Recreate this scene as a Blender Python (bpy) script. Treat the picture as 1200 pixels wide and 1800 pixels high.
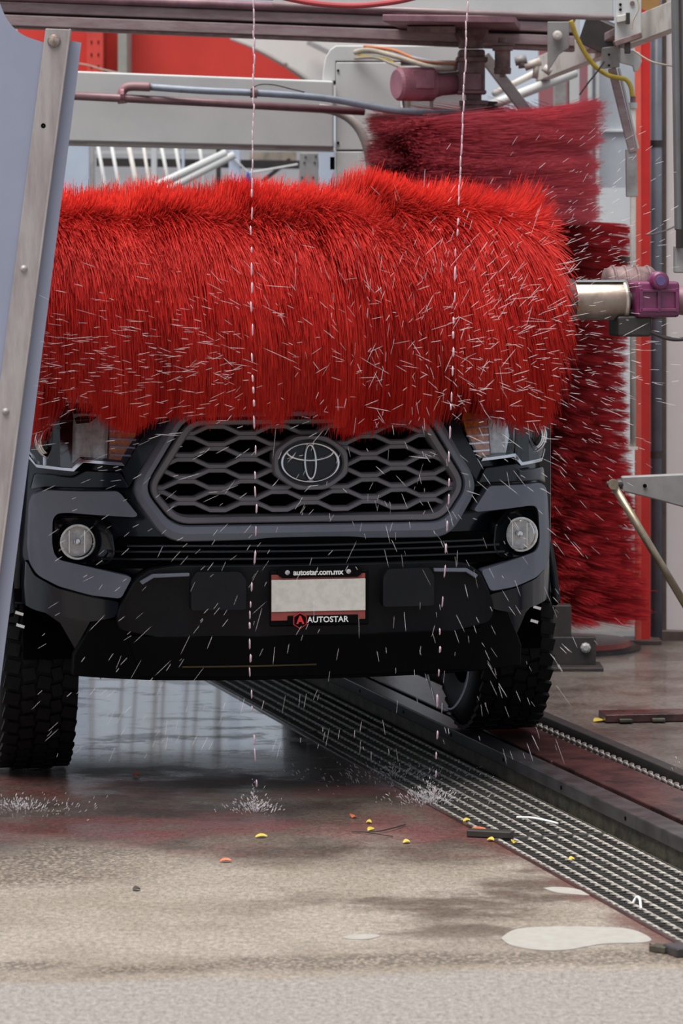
import bpy, bmesh, math, random
import numpy as np
from mathutils import Vector, Matrix

for _o in list(bpy.data.objects):
    bpy.data.objects.remove(_o)
scene = bpy.context.scene
COL = scene.collection
PI = math.pi
random.seed(7)
rng = np.random.default_rng(7)

# ------------------------------------------------------------------ camera
F_PX, HOR, CAM_H = 6200.0, 400.0, 1.89          # focal length in pixels, horizon row, eye height
cam_d = bpy.data.cameras.new('camera')
cam_d.sensor_fit = 'HORIZONTAL'
cam_d.sensor_width = 36.0
cam_d.lens = 36.0 * F_PX / 1200.0
cam_d.shift_y = -(900.0 - HOR) / 1200.0
cam_d.clip_end = 500
cam_d.dof.use_dof = True
cam_d.dof.focus_distance = 11.7
cam_d.dof.aperture_fstop = 9.0
cam = bpy.data.objects.new('camera', cam_d)
COL.objects.link(cam)
cam.location = (0, 0, CAM_H)
cam.rotation_euler = (PI / 2, 0, 0)
scene.camera = cam

# ------------------------------------------------------------------ sky, sun, exposure
world = bpy.data.worlds.new('sky')
scene.world = world
world.use_nodes = True
wn = world.node_tree
bgn = wn.nodes['Background']
bgn.inputs['Color'].default_value = (0.80, 0.88, 1.0, 1)
bgn.inputs['Strength'].default_value = 0.52
sun_d = bpy.data.lights.new('sun', 'SUN')
sun_d.energy = 4.9
sun_d.angle = math.radians(50)
sun_d.color = (1.0, 0.96, 0.92)
sun = bpy.data.objects.new('sun', sun_d)
COL.objects.link(sun)
sun.rotation_euler = (math.radians(14), math.radians(-10), 0)
vs = scene.view_settings
vs.view_transform = 'Standard'
vs.look = 'None'
vs.exposure = 0.15
vs.gamma = 1.0
vs.use_curve_mapping = False

# ------------------------------------------------------------------ coordinate helpers
TH = math.radians(15.0)                          # travel direction of the wash lane
CT, ST = math.cos(TH), math.sin(TH)


def W(px, py, d):
    return Vector(((px - 600) / F_PX * d, d, CAM_H + (HOR - py) / F_PX * d))


def G(px, py, z=0.0):
    return W(px, py, (CAM_H - z) * F_PX / (py - HOR))


def UV(u, v, z=0.0):                             # lane coordinates: u along the lane, v across it
    return Vector((v * CT - u * ST, v * ST + u * CT, z))


def uv_of(p):
    return (-p.x * ST + p.y * CT, p.x * CT + p.y * ST)


# ------------------------------------------------------------------ materials
MATS = {}


def M(name, col, rough=0.5, metal=0.0, col2=None, scale=6.0, mix=(0.4, 0.65), bump=0.0, bscale=60.0, coat=0.0, spec=0.5, stretch=None):
    if name in MATS:
        return MATS[name]
    m = bpy.data.materials.new(name)
    m.use_nodes = True
    nt = m.node_tree
    b = nt.nodes['Principled BSDF']
    b.inputs['Base Color'].default_value = (*col, 1)
    b.inputs['Roughness'].default_value = rough
    b.inputs['Metallic'].default_value = metal
    b.inputs['Coat Weight'].default_value = coat
    b.inputs['Coat Roughness'].default_value = 0.05
    b.inputs['Specular IOR Level'].default_value = spec
    tc = nt.nodes.new('ShaderNodeTexCoord')
    src = tc.outputs['Object']
    if stretch:
        mp = nt.nodes.new('ShaderNodeMapping')
        mp.inputs['Scale'].default_value = stretch
        nt.links.new(src, mp.inputs['Vector'])
        src = mp.outputs['Vector']
    if col2 is None:
        col2 = tuple(c * 0.8 for c in col)
    n = nt.nodes.new('ShaderNodeTexNoise')
    n.inputs['Scale'].default_value = scale
    n.inputs['Detail'].default_value = 6
    n.inputs['Roughness'].default_value = 0.65
    nt.links.new(src, n.inputs['Vector'])
    r = nt.nodes.new('ShaderNodeValToRGB')
    r.color_ramp.elements[0].position = mix[0]
    r.color_ramp.elements[1].position = mix[1]
    r.color_ramp.elements[0].color = (*col, 1)
    r.color_ramp.elements[1].color = (*col2, 1)
    nt.links.new(n.outputs['Fac'], r.inputs['Fac'])
    nt.links.new(r.outputs['Color'], b.inputs['Base Color'])
    if bump:
        n2 = nt.nodes.new('ShaderNodeTexNoise')
        n2.inputs['Scale'].default_value = bscale
        n2.inputs['Detail'].default_value = 4
        nt.links.new(src, n2.inputs['Vector'])
        bp = nt.nodes.new('ShaderNodeBump')
        bp.inputs['Strength'].default_value = bump
        bp.inputs['Distance'].default_value = 0.01
        nt.links.new(n2.outputs['Fac'], bp.inputs['Height'])
        nt.links.new(bp.outputs['Normal'], b.inputs['Normal'])
    MATS[name] = m
    return m


def glass_mat(name, tint, refl=0.12, rough=0.03):
    m = bpy.data.materials.new(name)
    m.use_nodes = True
    nt = m.node_tree
    nt.nodes.remove(nt.nodes['Principled BSDF'])
    out = nt.nodes['Material Output']
    tr = nt.nodes.new('ShaderNodeBsdfTransparent')
    tr.inputs['Color'].default_value = (*tint, 1)
    gl = nt.nodes.new('ShaderNodeBsdfGlossy')
    gl.inputs['Roughness'].default_value = rough
    fr = nt.nodes.new('ShaderNodeFresnel')
    fr.inputs['IOR'].default_value = 1.45
    ns = nt.nodes.new('ShaderNodeTexNoise')
    ns.inputs['Scale'].default_value = 40
    ad = nt.nodes.new('ShaderNodeMath')
    ad.operation = 'MULTIPLY_ADD'
    ad.inputs[1].default_value = refl
    nt.links.new(ns.outputs['Fac'], ad.inputs[0])
    nt.links.new(fr.outputs['Fac'], ad.inputs[2])
    mx = nt.nodes.new('ShaderNodeMixShader')
    nt.links.new(ad.outputs[0], mx.inputs['Fac'])
    nt.links.new(tr.outputs[0], mx.inputs[1])
    nt.links.new(gl.outputs[0], mx.inputs[2])
    nt.links.new(mx.outputs[0], out.inputs['Surface'])
    return m


def bristle_mat(name, ca, cb, transl, axis, centre):
    m = bpy.data.materials.new(name)
    m.use_nodes = True
    nt = m.node_tree
    b = nt.nodes['Principled BSDF']
    b.inputs['Roughness'].default_value = 0.55
    b.inputs['Specular IOR Level'].default_value = 0.25
    at = nt.nodes.new('ShaderNodeAttribute')
    at.attribute_name = 'tuft'
    mx = nt.nodes.new('ShaderNodeMix')
    mx.data_type = 'RGBA'
    mx.inputs[6].default_value = (*ca, 1)
    mx.inputs[7].default_value = (*cb, 1)
    nt.links.new(at.outputs['Fac'], mx.inputs[0])
    nt.links.new(mx.outputs[2], b.inputs['Base Color'])
    tl = nt.nodes.new('ShaderNodeBsdfTranslucent')
    nt.links.new(mx.outputs[2], tl.inputs['Color'])
    # fibres are shaded as a soft pile: normal mostly outward from the brush axis
    tc = nt.nodes.new('ShaderNodeTexCoord')
    sub = nt.nodes.new('ShaderNodeVectorMath')
    sub.operation = 'SUBTRACT'
    sub.inputs[1].default_value = centre
    nt.links.new(tc.outputs['Object'], sub.inputs[0])
    mu = nt.nodes.new('ShaderNodeVectorMath')
    mu.operation = 'MULTIPLY'
    mu.inputs[1].default_value = tuple(0.0 if k == axis else 1.0 for k in range(3))
    nt.links.new(sub.outputs[0], mu.inputs[0])
    no = nt.nodes.new('ShaderNodeVectorMath')
    no.operation = 'NORMALIZE'
    nt.links.new(mu.outputs[0], no.inputs[0])
    vt = nt.nodes.new('ShaderNodeVectorTransform')
    vt.vector_type = 'NORMAL'
    vt.convert_from = 'OBJECT'
    vt.convert_to = 'WORLD'
    nt.links.new(no.outputs[0], vt.inputs[0])
    ge = nt.nodes.new('ShaderNodeNewGeometry')
    ad = nt.nodes.new('ShaderNodeVectorMath')
    ad.operation = 'MULTIPLY_ADD'
    ad.inputs[1].default_value = (0.55, 0.55, 0.55)
    nt.links.new(ge.outputs['Normal'], ad.inputs[0])
    nt.links.new(vt.outputs[0], ad.inputs[2])
    n2 = nt.nodes.new('ShaderNodeVectorMath')
    n2.operation = 'NORMALIZE'
    nt.links.new(ad.outputs[0], n2.inputs[0])
    nt.links.new(n2.outputs[0], b.inputs['Normal'])
    ms = nt.nodes.new('ShaderNodeMixShader')
    ms.inputs['Fac'].default_value = transl
    nt.links.new(b.outputs[0], ms.inputs[1])
    nt.links.new(tl.outputs[0], ms.inputs[2])
    nt.links.new(ms.outputs[0], nt.nodes['Material Output'].inputs['Surface'])
    return m


def water_mat(name, tint, alpha):
    m = bpy.data.materials.new(name)
    m.use_nodes = True
    nt = m.node_tree
    b = nt.nodes['Principled BSDF']
    b.inputs['Base Color'].default_value = (*tint, 1)
    b.inputs['Roughness'].default_value = 0.15
    tr = nt.nodes.new('ShaderNodeBsdfTransparent')
    ns = nt.nodes.new('ShaderNodeTexNoise')
    ns.inputs['Scale'].default_value = 30
    mr = nt.nodes.new('ShaderNodeMath')
    mr.operation = 'MULTIPLY_ADD'
    mr.inputs[1].default_value = 0.5
    mr.inputs[2].default_value = alpha - 0.25
    nt.links.new(ns.outputs['Fac'], mr.inputs[0])
    ms = nt.nodes.new('ShaderNodeMixShader')
    nt.links.new(mr.outputs[0], ms.inputs['Fac'])
    nt.links.new(tr.outputs[0], ms.inputs[1])
    nt.links.new(b.outputs[0], ms.inputs[2])
    nt.links.new(ms.outputs[0], nt.nodes['Material Output'].inputs['Surface'])
    return m


# ------------------------------------------------------------------ object helpers
def tag(o, label=None, cat=None, group=None, kind=None):
    if label:
        o['label'] = label
    if cat:
        o['category'] = cat
    if group:
        o['group'] = group
    if kind:
        o['kind'] = kind
    return o


def thing(name, label, cat, loc=(0, 0, 0), rotz=0.0, group=None, kind=None):
    o = bpy.data.objects.new(name, None)
    o.empty_display_size = 0.1
    COL.objects.link(o)
    o.location = loc
    o.rotation_euler = (0, 0, rotz)
    tag(o, label, cat, group, kind)
    return o


def frame_of(o):
    while o.parent is not None:
        o = o.parent
    return Matrix.Translation(o.location) @ Matrix.Rotation(o.rotation_euler[2], 4, 'Z')


def link(name, me, mat, parent=None, bevel=0.0, smooth=False, bseg=2):
    o = bpy.data.objects.new(name, me)
    COL.objects.link(o)
    if mat is not None:
        me.materials.append(mat)
    if parent is not None:
        o.parent = parent
    if smooth:
        me.polygons.foreach_set('use_smooth', [True] * len(me.polygons))
    if bevel:
        md = o.modifiers.new('bevel', 'BEVEL')
        md.width = bevel
        md.segments = bseg
        md.limit_method = 'ANGLE'
        md.angle_limit = math.radians(40)
        me.polygons.foreach_set('use_smooth', [True] * len(me.polygons))
        md.harden_normals = True
    return o


class MB:
    def __init__(self):
        self.v, self.f = [], []

    def add(self, vs, fs):
        k = len(self.v)
        self.v += [Vector(p) for p in vs]
        self.f += [tuple(i + k for i in f) for f in fs]
        return self

    def hexa(self, p):                          # 8 corners: bottom ring then top ring
        return self.add(p, [(3, 2, 1, 0), (4, 5, 6, 7), (0, 1, 5, 4), (1, 2, 6, 5), (2, 3, 7, 6), (3, 0, 4, 7)])

    def box(self, c, s, R=None):
        c = Vector(c)
        h = [x / 2 for x in s]
        pts = [Vector((a * h[0], b * h[1], z * h[2])) for z in (-1, 1) for a, b in ((-1, -1), (1, -1), (1, 1), (-1, 1))]
        if R is not None:
            pts = [R @ p for p in pts]
        return self.hexa([c + p for p in pts])

    def beam(self, a, b, w, h, up=(0, 0, 1)):
        a, b = Vector(a), Vector(b)
        d = (b - a).normalized()
        s = d.cross(Vector(up)).normalized()
        t = s.cross(d).normalized()
        pts = []
        for p in (a, b):
            for x, y in ((-1, -1), (1, -1), (1, 1), (-1, 1)):
                pts.append(p + s * (x * w / 2) + t * (y * h / 2))
        return self.hexa(pts)

    def tube(self, pts, r, n=10, cap=True):
        pts = [Vector(p) for p in pts]
        rs = r if isinstance(r, (list, tuple)) else [r] * len(pts)
        k0 = len(self.v)
        ref = None
        for i, p in enumerate(pts):
            a = pts[max(i - 1, 0)]
            b = pts[min(i + 1, len(pts) - 1)]
            d = (b - a).normalized()
            if ref is None:
                ref = Vector((0, 0, 1)) if abs(d.z) < 0.9 else Vector((1, 0, 0))
            s = d.cross(ref).normalized()
            t = s.cross(d).normalized()
            ref = t
            for j in range(n):
                an = 2 * PI * j / n
                self.v.append(p + (s * math.cos(an) + t * math.sin(an)) * rs[i])
        for i in range(len(pts) - 1):
            for j in range(n):
                a = k0 + i * n + j
                b = k0 + i * n + (j + 1) % n
                self.f.append((a, b, b + n, a + n))
        if cap:
            self.f.append(tuple(k0 + j for j in reversed(range(n))))
            e = k0 + (len(pts) - 1) * n
            self.f.append(tuple(e + j for j in range(n)))
        return self

    def lathe(self, o, axis, prof, n=32):        # prof: [(along, radius)]
        ax = Vector(axis).normalized()
        o = Vector(o)
        return self.tube([o + ax * max(a + 1e-5 * i, a) for i, (a, _) in enumerate(prof)], [max(r, 1e-4) for _, r in prof], n)

    def build(self, name, mat, parent=None, world=False, bevel=0.0, smooth=False):
        v = self.v
        if world and parent is not None:
            inv = frame_of(parent).inverted()
            v = [inv @ p for p in v]
        me = bpy.data.meshes.new(name)
        me.from_pydata([tuple(p) for p in v], [], self.f)
        me.update()
        return link(name, me, mat, parent, bevel, smooth)


def lathe_dir(mb, o, axis, prof, n=32):
    """surface of revolution that tolerates repeated stations"""
    ax = Vector(axis).normalized()
    s = ax.cross(Vector((0, 0, 1)) if abs(ax.z) < 0.9 else Vector((1, 0, 0))).normalized()
    t = s.cross(ax)
    o = Vector(o)
    k0 = len(mb.v)
    for a, r in prof:
        for j in range(n):
            an = 2 * PI * j / n
            mb.v.append(o + ax * a + (s * math.cos(an) + t * math.sin(an)) * max(r, 1e-4))
    for i in range(len(prof) - 1):
        for j in range(n):
            a, b = k0 + i * n + j, k0 + i * n + (j + 1) % n
            mb.f.append((a, b, b + n, a + n))
    return mb


def bez(pts, n=8):
    """Catmull-Rom through the points"""
    pts = [Vector(p) for p in pts]
    out = []
    for i in range(len(pts) - 1):
        p0 = pts[max(i - 1, 0)]
        p1, p2 = pts[i], pts[i + 1]
        p3 = pts[min(i + 2, len(pts) - 1)]
        for k in range(n):
            t = k / n
            out.append(0.5 * ((2 * p1) + (p2 - p0) * t + (2 * p0 - 5 * p1 + 4 * p2 - p3) * t * t + (3 * p1 - p0 - 3 * p2 + p3) * t ** 3))
    out.append(pts[-1])
    return out


def text_mesh(s, size, extrude=0.001, offset=0.0, spacing=1.0):
    cu = bpy.data.curves.new('lettering', 'FONT')
    cu.body = s
    cu.size = size
    cu.extrude = extrude
    cu.offset = offset
    cu.space_character = spacing
    cu.align_x = 'CENTER'
    cu.align_y = 'CENTER'
    cu.resolution_u = 3
    o = bpy.data.objects.new('lettering', cu)
    COL.objects.link(o)
    dg = bpy.context.evaluated_depsgraph_get()
    me = bpy.data.meshes.new_from_object(o.evaluated_get(dg))
    bpy.data.objects.remove(o)
    bpy.data.curves.remove(cu)
    return me


# ------------------------------------------------------------------ material library
m_paint = M('navy_black_paint', (0.005, 0.008, 0.013), 0.2, col2=(0.007, 0.010, 0.016), coat=0.25, spec=0.3)
m_plastic = M('grey_textured_plastic', (0.165, 0.178, 0.22), 0.5, col2=(0.13, 0.14, 0.175), scale=3, bump=0.08, bscale=300)
m_plastic_d = M('dark_textured_plastic', (0.012, 0.013, 0.016), 0.5, col2=(0.008, 0.009, 0.011), scale=5, bump=0.08, bscale=300, spec=0.18)
m_grille = M('grille_grey', (0.165, 0.158, 0.17), 0.5, col2=(0.14, 0.133, 0.146), scale=10)
m_black = M('black_plastic', (0.002, 0.002, 0.0025), 0.5, spec=0.08)
m_void = M('void_black', (0.002, 0.002, 0.0025), 0.9, spec=0.05)  # near-black colour stands in for the shade inside holes, slots and openings
m_gloss_black = M('gloss_black_trim', (0.005, 0.006, 0.008), 0.15, spec=0.4)
m_chrome = M('chrome', (0.75, 0.76, 0.78), 0.12, 1.0, col2=(0.6, 0.61, 0.63))
m_reflector = M('lamp_reflector', (0.93, 0.91, 0.87), 0.25, 0.1, col2=(0.60, 0.60, 0.60), scale=45)
m_amber = M('amber_lens', (0.95, 0.30, 0.04), 0.2, col2=(0.60, 0.13, 0.02), scale=60, coat=0.5)
m_rubber = M('tyre_rubber', (0.004, 0.004, 0.005), 0.6, col2=(0.007, 0.007, 0.008), scale=30, spec=0.2)
m_rim = M('rim_alloy', (0.10, 0.10, 0.11), 0.35, 0.9)
m_lamp_glass = glass_mat('lamp_glass', (0.98, 0.98, 0.99), 0.06)
m_cab_glass = glass_mat('cab_glass', (0.08, 0.09, 0.10), 0.10)
m_white_ink = M('white_ink', (0.85, 0.85, 0.84), 0.5, col2=(0.75, 0.75, 0.74))
m_red_ink = M('red_ink', (0.55, 0.02, 0.02), 0.4, col2=(0.42, 0.02, 0.02))
m_plate = M('plate_cream', (0.66, 0.64, 0.58), 0.5, col2=(0.56, 0.54, 0.49), scale=40)
m_plate_red = M('plate_red_band', (0.30, 0.05, 0.04), 0.5, col2=(0.22, 0.05, 0.04), scale=30)
m_panel = M('blue_grey_sheet', (0.27, 0.29, 0.38), 0.45, col2=(0.24, 0.26, 0.345), scale=2)
m_angle = M('dull_aluminium', (0.37, 0.34, 0.33), 0.5, 0.15, col2=(0.28, 0.24, 0.24), scale=5, stretch=(6, 6, 1))
m_rust = M('rusty_bolt', (0.32, 0.28, 0.26), 0.6, 0.3, col2=(0.14, 0.08, 0.05), scale=60)
m_white_steel = M('white_painted_steel', (0.56, 0.57, 0.56), 0.5, col2=(0.50, 0.51, 0.51), scale=3)
m_cream_steel = M('stained_white_steel', (0.56, 0.53, 0.49), 0.5, col2=(0.36, 0.29, 0.25), scale=9, mix=(0.5, 0.75))
m_grey_steel = M('grey_steel', (0.40, 0.39, 0.38), 0.5, 0.2, col2=(0.27, 0.25, 0.25), scale=8)
m_mauve_rail = M('mauve_stained_rail', (0.34, 0.26, 0.26), 0.5, 0.1, col2=(0.24, 0.16, 0.17), scale=7, stretch=(1, 1, 5))
m_purple = M('purple_stained_steel', (0.27, 0.15, 0.18), 0.45, 0.1, col2=(0.17, 0.09, 0.11), scale=12)
m_magenta = M('magenta_enamel', (0.19, 0.028, 0.10), 0.4, col2=(0.10, 0.018, 0.06), scale=14, coat=0.2)
m_pink_motor = M('pink_stained_motor', (0.43, 0.18, 0.23), 0.55, col2=(0.30, 0.12, 0.16), scale=14)
m_brown_steel = M('brown_stained_steel', (0.25, 0.165, 0.16), 0.55, 0.1, col2=(0.11, 0.065, 0.065), scale=14)
m_dark_steel = M('dark_steel', (0.035, 0.033, 0.034), 0.5, 0.3, col2=(0.06, 0.045, 0.04), scale=12)
m_steel_drum = M('brushed_drum', (0.60, 0.55, 0.48), 0.3, 0.75, col2=(0.34, 0.27, 0.20), scale=9)
m_red_wall = M('red_painted_sheet', (0.66, 0.045, 0.03), 0.5, col2=(0.56, 0.035, 0.025), scale=2)
m_red_post = M('red_post_paint', (0.62, 0.022, 0.018), 0.35, col2=(0.52, 0.018, 0.015), scale=6)
m_pvc = M('grey_pvc', (0.13, 0.15, 0.18), 0.4, col2=(0.10, 0.115, 0.14), scale=8)
m_hose = M('blue_grey_hose', (0.30, 0.35, 0.42), 0.45, col2=(0.25, 0.28, 0.34), scale=20)
m_yellow_hose = M('yellow_hose', (0.58, 0.43, 0.05), 0.4, col2=(0.45, 0.32, 0.05), scale=25)
m_red_hose = M('red_hose', (0.45, 0.06, 0.07), 0.4)
m_cable_o = M('orange_cable', (0.55, 0.16, 0.05), 0.5)
m_cable_b = M('beige_cable', (0.45, 0.40, 0.32), 0.5, col2=(0.33, 0.28, 0.22))
m_cable_k = M('dark_cable', (0.06, 0.05, 0.05), 0.5)
m_pale_wall = M('pale_wall', (0.60, 0.62, 0.63), 0.7, col2=(0.54, 0.56, 0.58), scale=1.5)
m_grey_wall = M('grey_far_wall', (0.40, 0.41, 0.43), 0.8, col2=(0.34, 0.35, 0.37), scale=1.2)
m_pale_blue = M('pale_blue_panel', (0.50, 0.57, 0.68), 0.6, col2=(0.45, 0.52, 0.63))
m_canopy = M('white_canopy', (0.74, 0.72, 0.69), 0.6, col2=(0.66, 0.64, 0.61), scale=1)
m_frame_brown = M('brown_frame', (0.10, 0.065, 0.05), 0.5, col2=(0.065, 0.045, 0.04), scale=10)
m_glass_pink = M('frosted_pink_glazing', (0.66, 0.58, 0.57), 0.2, col2=(0.70, 0.66, 0.65), scale=1.2, mix=(0.3, 0.7))
m_rod = M('bronze_rod', (0.33, 0.28, 0.20), 0.35, 0.6, col2=(0.22, 0.18, 0.13), scale=20)
m_arm = M('grey_cast_arm', (0.27, 0.265, 0.26), 0.55, 0.1, col2=(0.22, 0.21, 0.21), scale=12)
m_grate = M('galvanised_grating', (0.11, 0.105, 0.098), 0.5, 0.3, col2=(0.05, 0.045, 0.042), scale=20)
m_grate_rod = M('twisted_rod_steel', (0.55, 0.52, 0.46), 0.5, 0.2, col2=(0.25, 0.22, 0.20), scale=25)
m_track = M('wet_rusty_track', (0.085, 0.035, 0.032), 0.3, 0.1, col2=(0.018, 0.010, 0.010), scale=7, bump=0.15, bscale=40)
m_lip = M('wet_steel_lip', (0.075, 0.07, 0.075), 0.32, 0.3, col2=(0.035, 0.03, 0.03), scale=10)
m_curb = M('mossy_concrete', (0.085, 0.075, 0.05), 0.7, col2=(0.03, 0.027, 0.02), scale=14, bump=0.3, bscale=60)
m_chain = M('chain_steel', (0.36, 0.32, 0.30), 0.4, 0.5, col2=(0.24, 0.2, 0.19), scale=40)
m_leaf_y = M('yellow_leaf', (0.55, 0.40, 0.03), 0.5, col2=(0.42, 0.33, 0.05), scale=60)
m_leaf_o = M('orange_leaf', (0.50, 0.12, 0.04), 0.5, col2=(0.35, 0.08, 0.03), scale=60)
m_leaf_k = M('dead_leaf', (0.03, 0.025, 0.02), 0.6)
m_patch = M('bare_concrete_patch', (0.36, 0.345, 0.31), 0.75, col2=(0.32, 0.30, 0.27), scale=25)
m_bristle_h = bristle_mat('red_bristle', (0.92, 0.050, 0.033), (0.66, 0.016, 0.013), 0.25, 0, (0, 0, 1.645))
m_bristle_v = bristle_mat('crimson_bristle', (0.95, 0.15, 0.19), (0.80, 0.085, 0.115), 0.2, 2, (0, 0, 0))  # mist in front is mixed into the red as a paler, pinker colour
m_bristle_s = bristle_mat('dark_crimson_bristle', (0.66, 0.022, 0.03), (0.50, 0.014, 0.02), 0.08, 2, (0, 0, 0))
m_core = M('brush_core', (0.05, 0.004, 0.005), 0.8, col2=(0.03, 0.004, 0.004))
m_water = water_mat('water_streak', (0.90, 0.84, 0.86), 0.45)
m_water_p = water_mat('pink_soap_water', (0.88, 0.66, 0.74), 0.72)


# ------------------------------------------------------------------ floor
def floor_material():
    m = bpy.data.materials.new('wet_concrete')
    m.use_nodes = True
    nt = m.node_tree
    N = nt.nodes.new
    L = nt.links.new
    b = nt.nodes['Principled BSDF']
    geo = N('ShaderNodeNewGeometry')
    scl = N('ShaderNodeVectorMath')
    scl.operation = 'SCALE'
    scl.inputs[3].default_value = 1.95 / CAM_H
    L(geo.outputs['Position'], scl.inputs[0])
    POS = scl.outputs[0]
    sep = N('ShaderNodeSeparateXYZ')
    L(POS, sep.inputs[0])

    def noise(scale, sx=1.0, sy=1.0, detail=5.0, rough=0.6, w=0.0):
        mp = N('ShaderNodeMapping')
        mp.inputs['Scale'].default_value = (sx, sy, 1)
        mp.inputs['Location'].default_value = (w, w * 1.7, 0)
        L(POS, mp.inputs['Vector'])
        n = N('ShaderNodeTexNoise')
        n.inputs['Scale'].default_value = scale
        n.inputs['Detail'].default_value = detail
        n.inputs['Roughness'].default_value = rough
        L(mp.outputs[0], n.inputs['Vector'])
        return n.outputs['Fac']

    def math_(op, a, b_=None, c=None):
        n = N('ShaderNodeMath')
        n.operation = op
        for i, x in enumerate((a, b_, c)):
            if x is None:
                continue
            if isinstance(x, (int, float)):
                n.inputs[i].default_value = x
            else:
                L(x, n.inputs[i])
        return n.outputs[0]

    def ramp(fac, stops, interp='EASE'):
        r = N('ShaderNodeValToRGB')
        r.color_ramp.interpolation = interp
        e = r.color_ramp.elements
        while len(e) < len(stops):
            e.new(0.5)
        for el, (p, c) in zip(e, stops):
            el.position = p
            el.color = (*c, 1) if len(c) == 3 else c
        L(fac, r.inputs['Fac'])
        return r.outputs['Color']

    def smooth(x, a, b_):
        n = N('ShaderNodeMapRange')
        n.interpolation_type = 'SMOOTHSTEP'
        n.inputs['From Min'].default_value = a
        n.inputs['From Max'].default_value = b_
        L(x, n.inputs['Value'])
        return n.outputs[0]

    def mixc(fac, a, c):
        n = N('ShaderNodeMix')
        n.data_type = 'RGBA'
        L(fac, n.inputs[0])
        for k, x in ((6, a), (7, c)):
            if isinstance(x, tuple):
                n.inputs[k].default_value = (*x, 1)
            else:
                L(x, n.inputs[k])
        return n.outputs[2]

    # distance from the photographer's end of the lane, with ragged edges
    wob = math_('MULTIPLY_ADD', noise(1.3, 1.0, 1.1, 5, 0.6), 1.5, -0.75)
    yy = math_('ADD', sep.outputs[1], wob)
    fine = noise(170, 1, 1, 3, 0.8)
    grit = noise(60, 1, 0.6, 4, 0.75, 3)
    dry = mixc(smooth(noise(1.9, 1, 1.0, 6, 0.65, 5), 0.38, 0.62), (0.285, 0.247, 0.205), (0.23, 0.192, 0.152))
    apron_y = math_('ADD', sep.outputs[1], math_('MULTIPLY_ADD', noise(2.2, 1, 1, 3, 0.5, 9), 0.22, -0.11))
    apron_y = math_('MULTIPLY_ADD', sep.outputs[0], -0.10, apron_y)
    col = mixc(smooth(apron_y, 9.16, 9.24), (0.258, 0.233, 0.210), dry)
    damp_n = smooth(noise(1.9, 0.8, 1.1, 6, 0.65, 2), 0.47, 0.62)
    damp_zone = math_('MULTIPLY', smooth(sep.outputs[1], 9.35, 9.9), math_('SUBTRACT', 1.0, smooth(sep.outputs[1], 11.0, 11.6)))
    damp_zone = math_('MULTIPLY', damp_zone, smooth(sep.outputs[0], -0.55, 0.25))
    col = mixc(math_('MULTIPLY', damp_n, damp_zone), col, (0.092, 0.064, 0.047))
    # right-hand slab by the glass wall: damp brown
    wet = smooth(yy, 10.65, 11.45)
    wetc = mixc(smooth(noise(2.4, 1, 1, 5, 0.6, 4), 0.4, 0.62), (0.115, 0.086, 0.070), (0.055, 0.040, 0.034))
    red_zone = math_('MULTIPLY', smooth(yy, 10.8, 11.3), math_('SUBTRACT', 1.0, smooth(sep.outputs[1], 12.0, 12.9)))
    red_zone = math_('MULTIPLY', red_zone, math_('SUBTRACT', 1.0, smooth(sep.outputs[0], 0.5, 1.2)))
    red_zone = math_('MULTIPLY', red_zone, smooth(noise(1.7, 0.9, 1.2, 5, 0.65, 7), 0.42, 0.62))
    wetc = mixc(red_zone, wetc, (0.15, 0.055, 0.052))
    vv = math_('ADD', math_('MULTIPLY', sep.outputs[0], CT), math_('MULTIPLY', sep.outputs[1], ST))
    right_slab = smooth(vv, 4.15, 4.25)
    slabc = mixc(smooth(noise(2.6, 1, 0.9, 6, 0.65, 11), 0.4, 0.66), (0.15, 0.125, 0.11), (0.075, 0.052, 0.044))
    wetc = mixc(right_slab, wetc, slabc)
    col = mixc(wet, col, wetc)
    # reddish run-off along the drain
    drain = math_('MULTIPLY', smooth(vv, 3.24, 3.36), math_('SUBTRACT', 1.0, smooth(vv, 3.4, 3.5)))
    drain = math_('MULTIPLY', drain, smooth(noise(3, 1, 1, 4, 0.6, 14), 0.35, 0.6))
    col = mixc(math_('MULTIPLY', drain, 0.8), col, (0.11, 0.04, 0.033))
    # grit
    speck = math_('MULTIPLY_ADD', math_('ADD', fine, grit), 2.1, -1.1)
    mul = N('ShaderNodeMix')
    mul.data_type = 'RGBA'
    mul.blend_type = 'MULTIPLY'
    mul.inputs[0].default_value = 1.0
    L(col, mul.inputs[6])
    L(speck, mul.inputs[7])
    # band of exposed pebbles
    vor = N('ShaderNodeTexVoronoi')
    vor.inputs['Scale'].default_value = 75
    L(POS, vor.inputs['Vector'])
    peb = ramp(vor.outputs['Distance'], [(0.0, (1.25, 1.2, 1.15)), (0.35, (0.9, 0.85, 0.8)), (0.62, (0.28, 0.26, 0.25))])
    band = math_('SUBTRACT', 1.0, smooth(math_('ABSOLUTE', math_('SUBTRACT', math_('ADD', apron_y, 0.0), 9.36)), 0.05, 0.13))
    band2 = math_('SUBTRACT', 1.0, smooth(math_('ABSOLUTE', math_('SUBTRACT', yy, 10.75)), 0.15, 0.4))
    band2 = math_('MULTIPLY', band2, math_('SUBTRACT', 1.0, smooth(sep.outputs[0], -0.9, -0.2)))
    band = math_('MAXIMUM', math_('MULTIPLY', band, smooth(noise(2, 1, 1, 3, 0.5, 21), 0.35, 0.5)), band2)
    mul2 = N('ShaderNodeMix')
    mul2.data_type = 'RGBA'
    mul2.blend_type = 'MULTIPLY'
    L(math_('MULTIPLY', band, 0.75), mul2.inputs[0])
    L(mul.outputs[2], mul2.inputs[6])
    L(peb, mul2.inputs[7])
    L(mul2.outputs[2], b.inputs['Base Color'])
    puddle = smooth(noise(1.8, 0.9, 1.1, 5, 0.6, 17), 0.40, 0.56)
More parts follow.
